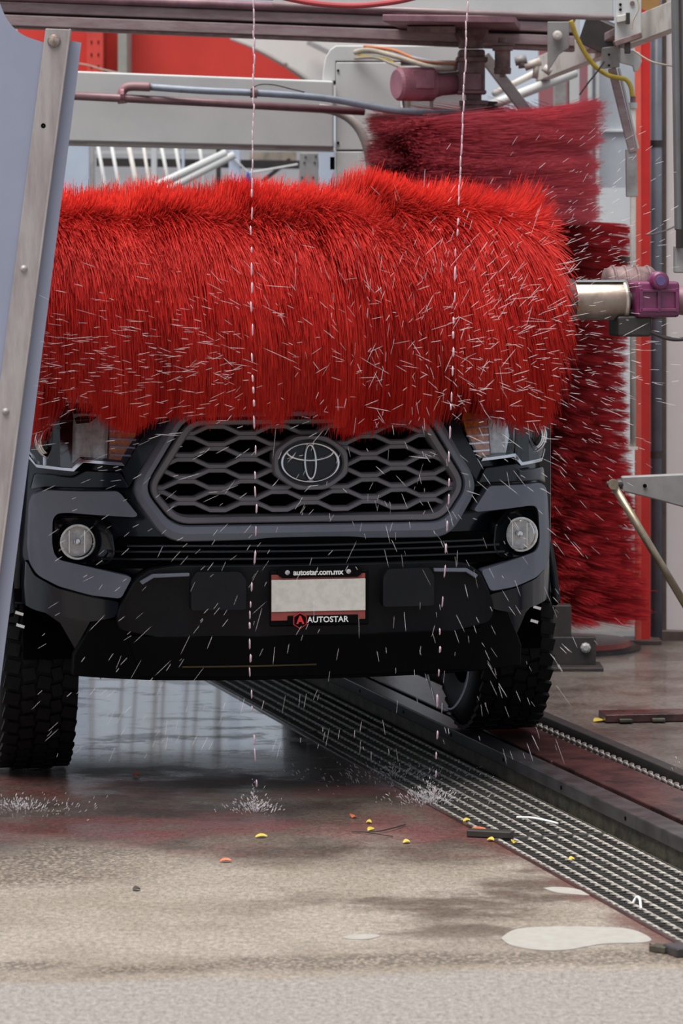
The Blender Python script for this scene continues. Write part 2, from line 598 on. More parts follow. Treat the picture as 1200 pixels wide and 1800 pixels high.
    deep = smooth(sep.outputs[1], 12.4, 13.4)
    film = math_('MAXIMUM', math_('MULTIPLY', puddle, 0.6), math_('MULTIPLY', deep, math_('MULTIPLY_ADD', smooth(noise(3.2, 0.8, 1.3, 6, 0.7, 8), 0.38, 0.5), 0.55, 0.45)))
    film = math_('MULTIPLY', film, math_('SUBTRACT', 1.0, math_('MULTIPLY', right_slab, 0.75)))
    rwet = math_('MULTIPLY_ADD', film, -0.40, 0.45)
    b.inputs['Coat Roughness'].default_value = 0.07
    b.inputs['Coat IOR'].default_value = 1.33
    L(math_('MULTIPLY', math_('MULTIPLY', film, deep), 0.9), b.inputs['Coat Weight'])
    rn = N('ShaderNodeMix')
    rn.data_type = 'FLOAT'
    L(wet, rn.inputs[0])
    rn.inputs[2].default_value = 0.75
    L(rwet, rn.inputs[3])
    L(rn.outputs[0], b.inputs['Roughness'])
    bp = N('ShaderNodeBump')
    bp.inputs['Distance'].default_value = 0.004
    L(math_('MULTIPLY_ADD', math_('MULTIPLY', film, wet), -0.42, 0.5), bp.inputs['Strength'])
    L(math_('ADD', math_('ADD', fine, grit), math_('MULTIPLY', noise(9, 0.8, 1.2, 3, 0.5, 6), 3.0)), bp.inputs['Height'])
    L(bp.outputs[0], b.inputs['Normal'])
    return m


m_floor = floor_material()
V0, V1, V2 = 3.262, 3.66, 4.13                  # drain edge, kerb face, outer rail
U0, U1 = 2.0, 26.0
mb = MB()


def quad(a, b, c, d):
    mb.add([a, b, c, d], [(0, 1, 2, 3)])


quad(UV(-60, -60), UV(-60, V0), UV(90, V0), UV(90, -60))
quad(UV(-60, V2), UV(-60, 60), UV(90, 60), UV(90, V2))
quad(UV(-60, V0), UV(-60, V2), UV(U0, V2), UV(U0, V0))
quad(UV(U1, V0), UV(U1, V2), UV(90, V2), UV(90, V0))
zb = -0.22
quad(UV(U0, V0, zb), UV(U0, V2, zb), UV(U1, V2, zb), UV(U1, V0, zb))
quad(UV(U0, V0), UV(U0, V0, zb), UV(U1, V0, zb), UV(U1, V0))
quad(UV(U0, V2, zb), UV(U0, V2), UV(U1, V2), UV(U1, V2, zb))
quad(UV(U0, V0, zb), UV(U0, V0), UV(U0, V2), UV(U0, V2, zb))
quad(UV(U1, V0), UV(U1, V0, zb), UV(U1, V2, zb), UV(U1, V2))
fl = mb.build('floor', m_floor)
tag(fl, 'wet brown concrete wash lane floor drying to pale grey in front', 'floor', kind='structure')

# bare patches of pale concrete in the floor coating (real thin skins)


def blob(name, pts_px, label, z=0.002):
    pts = [G(*p) for p in bez([Vector((x, y, 0)) for x, y in pts_px + pts_px[:1]], 6)[:-1] for p in [(p.x, p.y)]]
    mbb = MB()
    n = len(pts)
    c = sum(pts, Vector()) / n
    mbb.add([(p.x, p.y, z) for p in pts] + [(p.x, p.y, 0.0003) for p in pts] + [(c.x, c.y, z)],
            [(i, (i + 1) % n, 2 * n) for i in range(n)] + [(i, n + i, n + (i + 1) % n, (i + 1) % n) for i in range(n)])
    o = mbb.build(name, m_patch)
    tag(o, label, 'floor patch', kind='structure')
    return o


blob('floor_patch', [(880, 1650), (905, 1635), (960, 1630), (1040, 1630), (1105, 1634), (1140, 1648), (1135, 1657), (1060, 1660), (1000, 1670), (950, 1671), (900, 1663)],
     'large pale bare oval patch in the floor beside the grating')
blob('floor_patch', [(600, 1649), (620, 1644), (650, 1643), (668, 1646), (650, 1651), (620, 1652)], 'small pale bare patch in the floor left of the large oval')
blob('floor_patch', [(955, 1562), (975, 1560), (1010, 1563), (1040, 1574), (1000, 1572), (975, 1569)], 'narrow pale bare streak in the floor near the drain edge')

# ------------------------------------------------------------------ drain gratings (three panels end to end)
u_seam = uv_of(G(950, 1470))[0]
PITCH = 0.032
GW = V1 - V0 - 0.03


def rod_mesh(length):
    mbr = MB()
    n = int(length / 0.016)
    for i in range(n + 1):
        a = i * 0.55
        for k in range(4):
            an = a + k * PI / 2
            mbr.v.append(Vector((0.0056 * math.cos(an), i * length / n, 0.0056 * math.sin(an))))
    for i in range(n):
        for k in range(4):
            p, q = i * 4 + k, i * 4 + (k + 1) % 4
            mbr.f.append((p, q, q + 4, p + 4))
    me = bpy.data.meshes.new('twisted_rod')
    me.from_pydata([tuple(p) for p in mbr.v], [], mbr.f)
    me.materials.append(m_grate_rod)
    return me


def grating(u_a, u_b, label):
    t = thing('drain_grating', label, 'grating', UV(u_a, V0 + 0.015), TH, 'steel drain gratings')
    Lg = u_b - u_a - 0.012
    mbb = MB()
    n = int(Lg / PITCH)
    for i in range(n + 1):
        mbb.box((GW / 2, i * Lg / n, -0.02), (GW, 0.005, 0.034))
    o = mbb.build('bearing_bars', m_grate, t)
    o['kind'] = 'stuff'
    me = rod_mesh(Lg)
    for k in range(8):
        r = bpy.data.objects.new('twisted_rod', me)
        COL.objects.link(r)
        r.parent = t
        r.location = (0.012 + k * (GW - 0.024) / 7, 0, -0.002)
    for s in (0, 1):
        MB().box((GW / 2, s * Lg, -0.018), (GW, 0.008, 0.04)).build('end_band', m_grate, t)
    for s in (0, 1):
        MB().box((s * GW, Lg / 2, -0.018), (0.006, Lg, 0.04)).build('side_band', m_grate, t)
    return t


grating(u_seam - 2.1, u_seam, 'near steel bar grating beside the kerb at the lower right')
grating(u_seam, u_seam + 2.4, 'middle steel bar grating beside the kerb, under the falling water')
grating(u_seam + 2.4, u_seam + 5.4, 'farthest dark wet grating running away under the truck')
mb = MB().beam(UV(u_seam - 3, V0 + 0.004, -0.02), UV(u_seam + 5.5, V0 + 0.004, -0.02), 0.012, 0.046)
tag(mb.build('trim_1', m_track), 'rusty red steel edging along the left of the drain', 'edging', kind='structure')

# ------------------------------------------------------------------ conveyor track
KZ = 0.09
UA, UB = u_seam - 3.0, u_seam + 8.0
t = thing('conveyor_track', 'raised wet rusty conveyor track under the truck wheel at right', 'conveyor', UV(u_seam, V1), TH)


def trk(name, v0, v1, z0, z1, mat, ua=UA, ub=UB, bevel=0.004):
    mbb = MB()
    mbb.hexa([UV(ua, v0, z0), UV(ua, v1, z0), UV(ub, v1, z0), UV(ub, v0, z0), UV(ua, v0, z1), UV(ua, v1, z1), UV(ub, v1, z1), UV(ub, v0, z1)])
    return mbb.build(name, mat, t, True, bevel)


trk('kerb', V1 + 0.012, V1 + 0.10, -0.2, KZ - 0.042, m_curb)
lipw = V1 + 0.085
o = trk('steel_lip', V1, lipw, KZ - 0.045, KZ, m_lip)
n = 0
for uu in np.arange(u_seam - 2.0, u_seam + 4.0, 0.62):
    MB().lathe(UV(uu, V1 - 0.001, KZ - 0.022), -UV(0, 1), [(-0.004, 0.007), (0.0005, 0.007)], 8).build('bolt_hole', m_void, o, True)
trk('slot', lipw, lipw + 0.035, -0.2, KZ - 0.07, m_void)
DP = 1.25
for k in range(7):
    a = UA + 0.2 + k * DP
    trk('deck_plate', lipw + 0.035, V2 - 0.15, KZ - 0.03, KZ - 0.004 - 0.004 * (k % 2), m_track, a, a + DP - 0.015)
trk('chain_trough', V2 - 0.145, V2 - 0.05, -0.2, KZ - 0.05, m_void)
trk('outer_rail', V2 - 0.05, V2, -0.2, KZ, m_dark_steel)
# chain links, alternately flat and upright
mbl = MB()
ring = [(0.020 * math.cos(a), (0.012 if math.sin(a) > 0 else -0.012) + 0.011 * math.sin(a)) for a in [2 * PI * i / 14 for i in range(14)]]
pts = [Vector((math.copysign(0.011, x) if abs(x) > 0.016 else x * 0.6, y, 0)) for x, y in ring]
pts = [Vector((0.012 * math.cos(a), 0.020 * math.sin(a), 0)) for a in [2 * PI * i / 12 for i in range(13)]]
mbl.tube(pts, 0.0048, 6, cap=False)
lme = bpy.data.meshes.new('chain_link')
lme.from_pydata([tuple(p) for p in mbl.v], [], mbl.f)
lme.materials.append(m_chain)
inv = frame_of(t).inverted()
for k in range(120):
    r = bpy.data.objects.new('chain_link', lme)
    COL.objects.link(r)
    r.parent = t
    r.location = inv @ UV(u_seam - 1.4 + k * 0.031, V2 - 0.085, KZ - 0.03)
    r.rotation_euler = (0, (PI / 4 if k % 2 else -PI / 4), 0)

# broken block at the near end of the drain
bq = G(1195, 1678)
t = thing('broken_block', 'small dark broken concrete block at the edge of the near grating', 'block', (bq.x, bq.y, 0), 0.4)
MB().box((0, 0, 0.012), (0.06, 0.08, 0.024)).build('slab', m_lip, t, bevel=0.004)
MB().box((-0.03, 0.05, 0.009), (0.04, 0.05, 0.018), Matrix.Rotation(0.5, 3, 'Z')).build('chip', m_curb, t, bevel=0.003)

# floor bracket of the gantry foot, behind the right wheel
p = G(985, 1178)
t = thing('floor_bracket', 'dark bolted steel foot bracket on the floor behind the right wheel', 'bracket', (p.x, p.y, 0), 0)
MB().box((0.03, 0.06, 0.008), (0.30, 0.22, 0.016)).build('base_plate', m_dark_steel, t, bevel=0.003)
MB().box((0.02, 0.08, 0.075), (0.27, 0.05, 0.12)).build('upright', m_dark_steel, t, bevel=0.004)
MB().box((-0.03, 0.10, 0.20), (0.16, 0.08, 0.14)).build('post_stub', m_dark_steel, t, bevel=0.004)
for x in (-0.07, 0.11):
    MB().lathe((x, 0.055, 0.09), (0, -1, 0), [(0, 0.022), (0.015, 0.022), (0.022, 0.012)], 8).build('bolt', m_grey_steel, t)

# red-brown hatch plate in the slab at right
a, b_ = G(1060, 1272), G(1215, 1268)
t = thing('hatch_plate', 'rusty red steel plate set across the slab beyond the conveyor', 'plate', (a.x, a.y, 0), 0)
mb = MB().beam((a.x, a.y + 0.07, 0.018), (b_.x + 0.3, b_.y + 0.09, 0.018), 0.14, 0.03)
mb.build('plate', m_track, t, True, 0.004)
for f_ in (0.25, 0.62):
    q = a.lerp(b_, f_)
    MB().box((q.x, q.y - 0.02, 0.012), (0.05, 0.03, 0.012)).build('wedge', m_curb, t, True, 0.003)

# ------------------------------------------------------------------ the pickup truck
TRD = 11.6
TT = math.radians(11.0)                          # the truck stands a little askew to the lane
T0 = Vector(((548 - 600) / F_PX * TRD, TRD, 0))
TM = Matrix.Translation(T0) @ Matrix.Rotation(TT, 4, 'Z')
TMI = TM.inverted()
XM = 0.945


def surf(x, z):
    a = min(abs(x), XM + 0.02)
    y = 0.24 * a * a + 0.30 * (a / 0.945) ** 10
    return y + 0.14 * max(z - 0.80, 0.0) + 0.30 * max(0.62 - z, 0) ** 1.5


def Fl(px, py, off=0.0):
    """where the sight line through a measured point meets the truck's front surface: local (x, z)"""
    lo, hi = 9.8, 14.5
    for _ in range(40):
        mid = (lo + hi) / 2
        q = TMI @ W(px, py, mid)
        if q.y - surf(q.x, q.z) - off < 0:
            lo = mid
        else:
            hi = mid
    q = TMI @ W(px, py, lo)
    return (max(-XM, min(XM, q.x)), q.z)


def mapped(px_pts, off=0.0, side=1):
    return [(side * x, z) for x, z in (Fl(px, py, off) for px, py in px_pts)]


def fillet(poly, r, n=4):
    out = []
    m = len(poly)
    rr = r if isinstance(r, (list, tuple)) else [r] * m
    for i in range(m):
        p, a, b_ = Vector(poly[i]), Vector(poly[i - 1]), Vector(poly[(i + 1) % m])
        if rr[i] <= 0:
            out.append(tuple(p))
            continue
        da, db = (a - p), (b_ - p)
        k = min(rr[i], da.length * 0.45, db.length * 0.45)
        s, e = p + da.normalized() * k, p + db.normalized() * k
        for j in range(n + 1):
            t_ = j / n
            out.append(tuple((1 - t_) ** 2 * s + 2 * t_ * (1 - t_) * p + t_ * t_ * e))
    return out


def panel(name, poly, off, thick, mat, parent, bevel=0.005, step=0.05, yfun=None):
    """front-view outline laid on the truck's curved front with real thickness"""
    bm = bmesh.new()
    vs_ = [bm.verts.new((x, 0, z)) for x, z in poly]
    bm.faces.new(vs_)
    xs = [x for x, _ in poly]
    x = math.ceil(min(xs) / step) * step
    while x < max(xs):
        bmesh.ops.bisect_plane(bm, geom=bm.verts[:] + bm.edges[:] + bm.faces[:], plane_co=(x, 0, 0), plane_no=(1, 0, 0), dist=1e-5)
        x += step
    bmesh.ops.recalc_face_normals(bm, faces=bm.faces[:])
    if sum(f.normal.y for f in bm.faces) > 0:
        bmesh.ops.reverse_faces(bm, faces=bm.faces[:])
    front = bm.faces[:]
    ret = bmesh.ops.duplicate(bm, geom=bm.verts[:] + bm.edges[:] + front)
    vm = ret['vert_map']
    fv = {v for f in front for v in f.verts}
    back = [g for g in ret['geom'] if isinstance(g, bmesh.types.BMFace)]
    bmesh.ops.reverse_faces(bm, faces=back)
    bed = [e for f in front for e in f.edges if e.is_boundary]
    for e in set(bed):
        a, b_ = e.verts
        try:
            bm.faces.new((b_, a, vm[a], vm[b_]))
        except Exception:
            pass
    yf = yfun or (lambda x_, z_: 0.0)
    for v in fv:
        v.co.y = surf(v.co.x, v.co.z) + off + yf(v.co.x, v.co.z)
        vm[v].co.y = v.co.y + thick
    bmesh.ops.recalc_face_normals(bm, faces=bm.faces[:])
    me = bpy.data.meshes.new(name)
    bm.to_mesh(me)
    bm.free()
    return link(name, me, mat, parent, bevel)


def resample(poly, n):
    pts = [Vector(p) for p in poly] + [Vector(poly[0])]
    L_ = [0]
    for a, b_ in zip(pts, pts[1:]):
        L_.append(L_[-1] + (b_ - a).length)
    out, k = [], 0
    for i in range(n):
        s = L_[-1] * i / n
        while L_[k + 1] < s:
            k += 1
        out.append(pts[k].lerp(pts[k + 1], (s - L_[k]) / max(1e-9, L_[k + 1] - L_[k])))
    return out


def ring_part(name, outer, inner, prof, mat, parent, smooth=True):
    """band between two matching outlines; prof = [(share from outer to inner, depth)]"""
    n = len(outer)
    v, f = [], []
    for tt, off in prof:
        for a, b_ in zip(outer, inner):
            x, z = a[0] + (b_[0] - a[0]) * tt, a[1] + (b_[1] - a[1]) * tt
            v.append((x, surf(x, z) + off, z))
    for i in range(len(prof) - 1):
        for j in range(n):
            a, b_ = i * n + j, i * n + (j + 1) % n
            f.append((a, b_, b_ + n, a + n))
    me = bpy.data.meshes.new(name)
    me.from_pydata(v, [], f)
    o = link(name, me, mat, parent)
    if smooth:
        bm = bmesh.new()
        bm.from_mesh(me)
        bmesh.ops.recalc_face_normals(bm, faces=bm.faces[:])
        bm.to_mesh(me)
        bm.free()
        me.polygons.foreach_set('use_smooth', [True] * len(me.polygons))
        me.set_sharp_from_angle(angle=math.radians(35))
    return o


truck = thing('pickup_truck', 'dark navy pickup truck facing out of the wash with a grey honeycomb grille', 'truck', T0, TT)

# --- grille outlines
def hex6(tl, l, bl, r, off=0.0, n=5):
    a, b_, c = (Fl(*p, off) for p in (tl, l, bl))
    poly = [a, b_, c, (-c[0], c[1]), (-b_[0], b_[1]), (-a[0], a[1])]
    return fillet(poly, r, n)


h_out = hex6((312, 716), (227, 862), (290, 952), 0.06)
h_gap = hex6((326, 733), (251, 858), (302, 923), 0.05)
h_fr0 = hex6((329, 737), (255, 858), (304, 920), 0.05)
h_fr1 = hex6((341, 748), (271, 860), (313, 906), 0.035)
ring_part('grille_surround', h_out, h_gap, [(0, 0.06), (0.0, -0.005), (0.08, -0.018), (0.5, -0.03), (0.92, -0.026), (1, -0.015), (1, 0.05)], m_plastic, truck)
grille = ring_part('grille', h_fr0, h_fr1, [(0, 0.04), (0, -0.018), (0.15, -0.024), (0.75, -0.018), (1, 0.0), (1.0, 0.06)], m_grille, truck)
# dark radiator opening
bp_ = panel('grille_backing', h_gap, 0.11, 0.01, m_void, grille, 0)
# bars
fr_l = sorted([(z, x) for x, z in mapped([(341, 748), (271, 860), (313, 906)])])


def frame_x(z):
    for (z0, x0), (z1, x1) in zip(fr_l, fr_l[1:]):
        if z0 <= z <= z1:
            return abs(x0 + (x1 - x0) * (z - z0) / (z1 - z0))
    return abs(fr_l[0][1] if z < fr_l[0][0] else fr_l[-1][1])


PB = 0.203
AMP = 0.0112


def trap(x, ph):
    s = ((x / PB + ph) % 1.0)
    s = abs(s * 2 - 1)                          # 1 at crest, 0 at trough
    return max(-1.0, min(1.0, (s - 0.5) * 4.1))


for k in range(8):
    zc = Fl(549, 754.5 + 19.2 * k)[1]
    xe = frame_x(zc) + 0.012
    ph = 0.0 if k % 2 else 0.5
    # phase: crest over +-P/2 for even rows
    xs = sorted(set([-xe, xe] + [round(q, 5) for q in np.arange(-7 * PB, 7 * PB, PB / 2) for q in (q - 0.061 * PB - 0.0, q) if False] +
                    [round(c * PB / 2 + s * d, 5) for c in range(-8, 9) for s in (-1, 1) for d in (PB * 0.128,) if abs(c * PB / 2 + s * d) < xe]))
    v, f = [], []
    for x in xs:
        z = zc + AMP * trap(x, ph)
        y = surf(x, z)
        hh = 0.0088
        v += [(x, y + 0.011, z + hh), (x, y + 0.004, z + hh * 0.5), (x, y + 0.003, z - hh * 0.75), (x, y + 0.008, z - hh), (x, y + 0.05, z - hh), (x, y + 0.05, z + hh)]
    for i in range(len(xs) - 1):
        for j in range(6):
            a, b_ = i * 6 + j, i * 6 + (j + 1) % 6
            f.append((a, a + 6, b_ + 6, b_))
    f += [tuple(range(6)), tuple(reversed(range((len(xs) - 1) * 6, len(xs) * 6)))]
    me = bpy.data.meshes.new('grille_bar')
    me.from_pydata(v, [], f)
    bm = bmesh.new()
    bm.from_mesh(me)
    bmesh.ops.recalc_face_normals(bm, faces=bm.faces[:])
    bm.to_mesh(me)
    bm.free()
    link('grille_bar', me, m_grille, grille)

# --- emblem
ec = Fl(550, 812)
EX, EZ = 0.0, ec[1]


def oval(cx, cz, a, b_, n=48, ph=0.0):
    return [(cx + a * math.cos(2 * PI * i / n + ph), cz + b_ * math.sin(2 * PI * i / n + ph)) for i in range(n)]


def octo(a, b_):
    pl = [(-a, -b_ * 0.35), (-a * 0.92, -b_ * 0.52), (-a * 0.42, -b_), (a * 0.42, -b_), (a * 0.92, -b_ * 0.52), (a, -b_ * 0.35), (a, b_ * 0.35), (a * 0.92, b_ * 0.52), (a * 0.42, b_), (-a * 0.42, b_), (-a * 0.92, b_ * 0.52), (-a, b_ * 0.35)]
    return [(EX + x, EZ + z) for x, z in fillet(pl, 0.02, 3)]


def by_angle(poly, n, ph=0.0):
    """points of a star-shaped outline at n even angles around the emblem centre"""
    pts = [(Vector(p) - Vector((EX, EZ))) for p in poly]
    out = []
    for i in range(n):
        an = 2 * PI * i / n + ph
        d = Vector((math.cos(an), math.sin(an)))
        best = 0.1
        for p, q in zip(pts, pts[1:] + pts[:1]):
            e = q - p
            den = d.x * e.y - d.y * e.x
            if abs(den) < 1e-9:
                continue
            r_ = (p.x * e.y - p.y * e.x) / den
            s_ = (p.x * d.y - p.y * d.x) / den
            if r_ > 0 and -1e-6 <= s_ <= 1 + 1e-6:
                best = r_
        out.append((EX + d.x * best, EZ + d.y * best))
    return out


emb = ring_part('emblem', by_angle(octo(0.125, 0.089), 64), by_angle(oval(EX, EZ, 0.108, 0.075), 64), [(0, 0.05), (0, -0.028), (0.2, -0.034), (0.8, -0.034), (1, -0.018), (1, 0.02)], m_grille, truck)
panel('badge_dish', oval(EX, EZ, 0.1085, 0.0755), -0.008, 0.02, m_gloss_black, emb, 0.0)


def oval_ring(name, cx, cz, a, b_, w, y, mat=None, wz=None):
    mbb = MB()
    n = 48
    wz = wz or w
    for i in range(n):
        c, s = math.cos(2 * PI * i / n), math.sin(2 * PI * i / n)
        for da, dy in ((0.0, 0.008), (0.0, 0.0), (0.35, -0.004), (0.65, -0.004), (1.0, 0.0), (1.0, 0.008)):
            x = cx + (a - w * da) * c
            z = cz + (b_ - wz * da) * s
            mbb.v.append(Vector((x, surf(x, z) + y + dy, z)))
    for i in range(n):
        for j in range(5):
            p, q = i * 6 + j, ((i + 1) % n) * 6 + j
            mbb.f.append((p, p + 1, q + 1, q))
    return mbb.build(name, mat or m_chrome, emb, smooth=True)


oval_ring('outer_oval', EX, EZ, 0.102, 0.068, 0.013, -0.018, wz=0.010)
oval_ring('upright_oval', EX, EZ + 0.003, 0.023, 0.062, 0.009, -0.019, wz=0.013)
# wide oval, only its lower arc shows below the outer ring
mbb = MB()
nn = 28
for i in range(nn + 1):
    an = PI + 0.12 + (PI - 0.24) * i / nn
    for da, dy in ((0.0, 0.008), (0.0, 0.0), (0.5, -0.004), (1.0, 0.0), (1.0, 0.008)):
        x = EX + (0.083 - 0.012 * da) * math.cos(an)
        z = EZ + 0.036 + (0.034 - 0.011 * da) * math.sin(an)
        mbb.v.append(Vector((x, surf(x, z) - 0.018 + dy, z)))
for i in range(nn):
    for j in range(4):
        p, q = i * 5 + j, (i + 1) * 5 + j
        mbb.f.append((p, p + 1, q + 1, q))
mbb.build('wide_oval', m_chrome, emb, smooth=True)

# --- painted front shell around the grille
zb_, zt_ = 0.40, Fl(330, 712)[1]
shell_out = [(-XM, 0.66), (-XM, 1.22), (-0.90, zt_), (0.90, zt_), (XM, 1.22), (XM, 0.66), (0.80, 0.58), (0.70, zb_), (-0.70, zb_), (-0.80, 0.58)]


def ang_outline(poly, n):
    c = Vector((0, 0.98))
    pts = [Vector(p) - c for p in poly]
    out = []
    for i in range(n):
        an = 2 * PI * i / n
        d = Vector((math.cos(an), math.sin(an)))
        best = None
        for p, q in zip(pts, pts[1:] + pts[:1]):
            e = q - p
            den = d.x * e.y - d.y * e.x
            if abs(den) < 1e-9:
                continue
            r_ = (p.x * e.y - p.y * e.x) / den
            s_ = (p.x * d.y - p.y * d.x) / den
            if r_ > 0 and -1e-6 <= s_ <= 1 + 1e-6:
                best = r_ if best is None else max(best, r_)
        out.append((d.x * best, c.y + d.y * best))
    return out


NA = 160
ring_part('front_shell', ang_outline(shell_out, NA), ang_outline(h_gap, NA), [(0, 0.16)] + [(i / 14, 0.088) for i in range(15)] + [(1, 0.13)], m_paint, truck)

# --- grey C-shaped bumper trim, fog lamps, headlamps, both sides
C_PX = [(242, 905), (208, 863), (80, 861), (60, 868), (53, 885), (50, 960), (54, 992), (66, 1011), (102, 1030), (160, 1046), (212, 1052), (232, 1014),
        (160, 997), (104, 984), (95, 974), (91, 955), (92, 912), (100, 902), (120, 901), (236, 909)]
for side in (1, -1):
    pl = mapped(C_PX, -0.01, side)
    if side < 0:
        pl = pl[::-1]
    panel('bumper_trim', fillet(pl, 0.012, 2), -0.022, 0.07, m_plastic, truck, 0.008)
    # painted ridge between headlamp and trim
    pl = mapped([(62, 832), (130, 838), (150, 826), (212, 830), (228, 858), (206, 858), (80, 856), (54, 862)], 0, side)
    panel('bumper_ridge', fillet(pl, 0.008, 2), -0.004, 0.05, m_paint, truck, 0.008)
    # painted strip between headlamp and grille surround
    pl = mapped([(262, 718), (318, 718), (226, 858), (214, 826), (222, 818), (252, 766)], 0, side)
    panel('nose_panel', fillet(pl, 0.006, 2), 0.012, 0.07, m_paint, truck, 0.006)
    # lower bumper corner below the trim
    pl = mapped([(46, 985), (60, 1012), (100, 1034), (160, 1050), (210, 1058), (203, 1085), (160, 1093), (100, 1082), (60, 1072), (38, 1060)], 0, side)
    panel('bumper_corner', fillet(pl, 0.012, 2), 0.0, 0.08, m_paint, truck, 0.01)
    # fog lamp
    fx, fz = Fl(137, 953)
    fx *= side
    fy = surf(fx, fz)
    fo = resample(fillet(mapped([(94, 905), (168, 907), (196, 932), (203, 975), (190, 992), (150, 993), (105, 983), (94, 970)], 0, side), 0.02, 3), 48)
    fi = [(fx + 0.056 * math.cos(an_), fz + 0.056 * math.sin(an_)) for an_ in (math.atan2(p[1] - fz, p[0] - fx) for p in fo)]
    fog = ring_part('fog_lamp', fo, fi,
                    [(0, 0.085), (0, -0.004), (0.08, -0.008), (0.3, 0.02), (0.8, 0.035), (1, 0.02), (1, 0.08)], m_gloss_black, truck)
    mbb = lathe_dir(MB(), (fx, fy + 0.050, fz), (0, -1, 0), [(0, 0.01), (0.005, 0.03), (0.02, 0.046), (0.045, 0.052), (0.05, 0.056), (0.045, 0.059)], 32)
    mbb.build('reflector', m_reflector, fog, smooth=True)
    mbb = lathe_dir(MB(), (fx, fy + 0.03, fz), (0, -1, 0), [(0, 0.013), (0.012, 0.013), (0.016, 0.009), (0.016, 0.001)], 20)
    mbb.build('bulb_cap', m_chrome, fog, smooth=True)
    for dx in (-0.027, 0.024):
        MB().box((fx + dx, fy + 0.022, fz), (0.003, 0.01, 0.075)).build('lens_rib', m_chrome, fog)
    mbb = lathe_dir(MB(), (fx, fy + 0.008, fz), (0, -1, 0), [(0, 0.0555), (0.01, 0.05), (0.017, 0.03), (0.02, 0.001)], 32)
    mbb.build('lens', m_lamp_glass, fog, smooth=True)
    # headlamp
    HL = [(40, 745), (60, 722), (262, 722), (250, 764), (219, 818), (146, 812), (129, 828), (66, 820), (50, 795)]
    pl = mapped(HL, 0, side)
    hl = panel('headlamp', pl, 0.07, 0.05, m_black, truck, 0)
    pl = mapped([(130, 728), (193, 728), (189, 806), (142, 804), (128, 815)], 0.03, side)
    rf = panel('reflector', pl, 0.045, 0.02, m_reflector, hl, 0.003, 0.02, lambda x, z: 0.012 * math.sin(x * 260))
    pl = mapped([(195, 728), (247, 728), (240, 766), (213, 810), (192, 808)], 0.03, side)
    panel('amber_indicator', pl, 0.045, 0.02, m_amber, hl, 0.003, 0.02, lambda x, z: 0.008 * math.sin(x * 300))
    for i in range(5):
        zz0 = 742 + i * 14
        pl = mapped([(193, zz0), (240, zz0 + 2), (239, zz0 + 5), (193, zz0 + 3)], 0.03, side)
        panel('lens_rib', pl, 0.034, 0.012, m_chrome, hl, 0)
    cx_, cz_ = Fl(96, 776)
    cx_ *= side
    cy_ = surf(cx_, cz_)
    mbb = lathe_dir(MB(), (cx_, cy_ + 0.06, cz_), (-0.25 * side * -1, -1, 0), [(0, 0.064), (0.02, 0.066), (0.022, 0.060), (0.005, 0.056), (0.018, 0.052), (0.02, 0.047), (0.0, 0.043)], 32)
    mbb.build('projector_ring', m_chrome, hl, smooth=True)
    mbb = lathe_dir(MB(), (cx_, cy_ + 0.05, cz_), (-0.25 * side * -1, -1, 0), [(0, 0.043), (0.012, 0.036), (0.02, 0.02), (0.023, 0.001)], 24)
    mbb.build('projector_lens', m_gloss_black, hl, smooth=True)
    pl = mapped([(49, 798), (63, 816), (126, 822), (142, 806), (214, 812), (219, 819), (146, 813), (129, 829), (64, 822), (46, 802)], 0.01, side)
    panel('chrome_trim', pl, 0.0, 0.05, m_chrome, hl, 0.002)
    panel('lens', mapped(HL, 0.01, side), 0.006, 0.004, m_lamp_glass, hl, 0)

# --- centre air intake with slats
pl = [(-0.62, Fl(300, 946)[1]), (0.62, Fl(300, 946)[1]), (0.70, Fl(210, 1000)[1]), (-0.70, Fl(210, 1000)[1])]
intake = panel('air_intake', pl, 0.015, 0.05, m_void, truck, 0.004)
for py, w in ((958, 0.60), (968, 0.66), (981, 0.68)):
    z = Fl(549, py)[1]
    panel('slat', [(-w, z - 0.004), (w, z - 0.004), (w, z + 0.004), (-w, z + 0.004)], -0.006, 0.03, m_gloss_black, intake, 0.002)

# --- lower guard of dark plastic with two raised pads, and the valance beneath
a = mapped([(207, 1082), (222, 1050), (238, 1020), (262, 1002), (310, 995)], -0.05)
cz1 = Fl(549, 997, -0.05)[1]
low = mapped([(207, 1082), (212, 1110), (300, 1128)], -0.05)
poly = a + [(-x, z) for x, z in reversed(a)] + [(-x, z) for x, z in low[1:]] + list(reversed(low[1:]))
gz_ = Fl(549, 1060, -0.05)[1]
guard = panel('lower_guard', fillet(poly, 0.02, 2), -0.045, 0.10, m_plastic_d, truck, 0.012, 0.05, lambda x, z: 0.9 * max(0.0, gz_ - z) ** 1.3)
for side in (1, -1):
    pl = mapped([(345, 1006), (423, 1006), (433, 1020), (433, 1072), (336, 1074), (336, 1020)], -0.07, side)
    panel('raised_pad', fillet(pl, 0.008, 2), -0.068, 0.05, m_plastic_d, guard, 0.008)
    # bright bevel line along the guard's upper edge
    pl = mapped([(245, 1022), (268, 1009), (333, 1007), (333, 1013), (270, 1016), (250, 1028)], -0.05, side)
    panel('edge_bead', pl, -0.056, 0.02, m_plastic, guard, 0.003)
vz0, vz1 = Fl(549, 1100)[1], Fl(549, 1195)[1]
val = mapped([(165, 1085), (128, 1150), (126, 1186)], 0.05)
poly = val + [(-0.5, vz1), (0.5, vz1)] + [(-x, z) for x, z in reversed(val)] + [(0.5, vz0 + 0.02), (-0.5, vz0 + 0.02)]
panel('valance', poly, 0.02, 0.06, m_black, truck, 0.01)
panel('skid_plate', [(-0.55, vz1 + 0.01), (0.55, vz1 + 0.01), (0.6, vz0 - 0.03), (-0.6, vz0 - 0.03)], 0.01, 0.02, m_black, truck, 0.006)
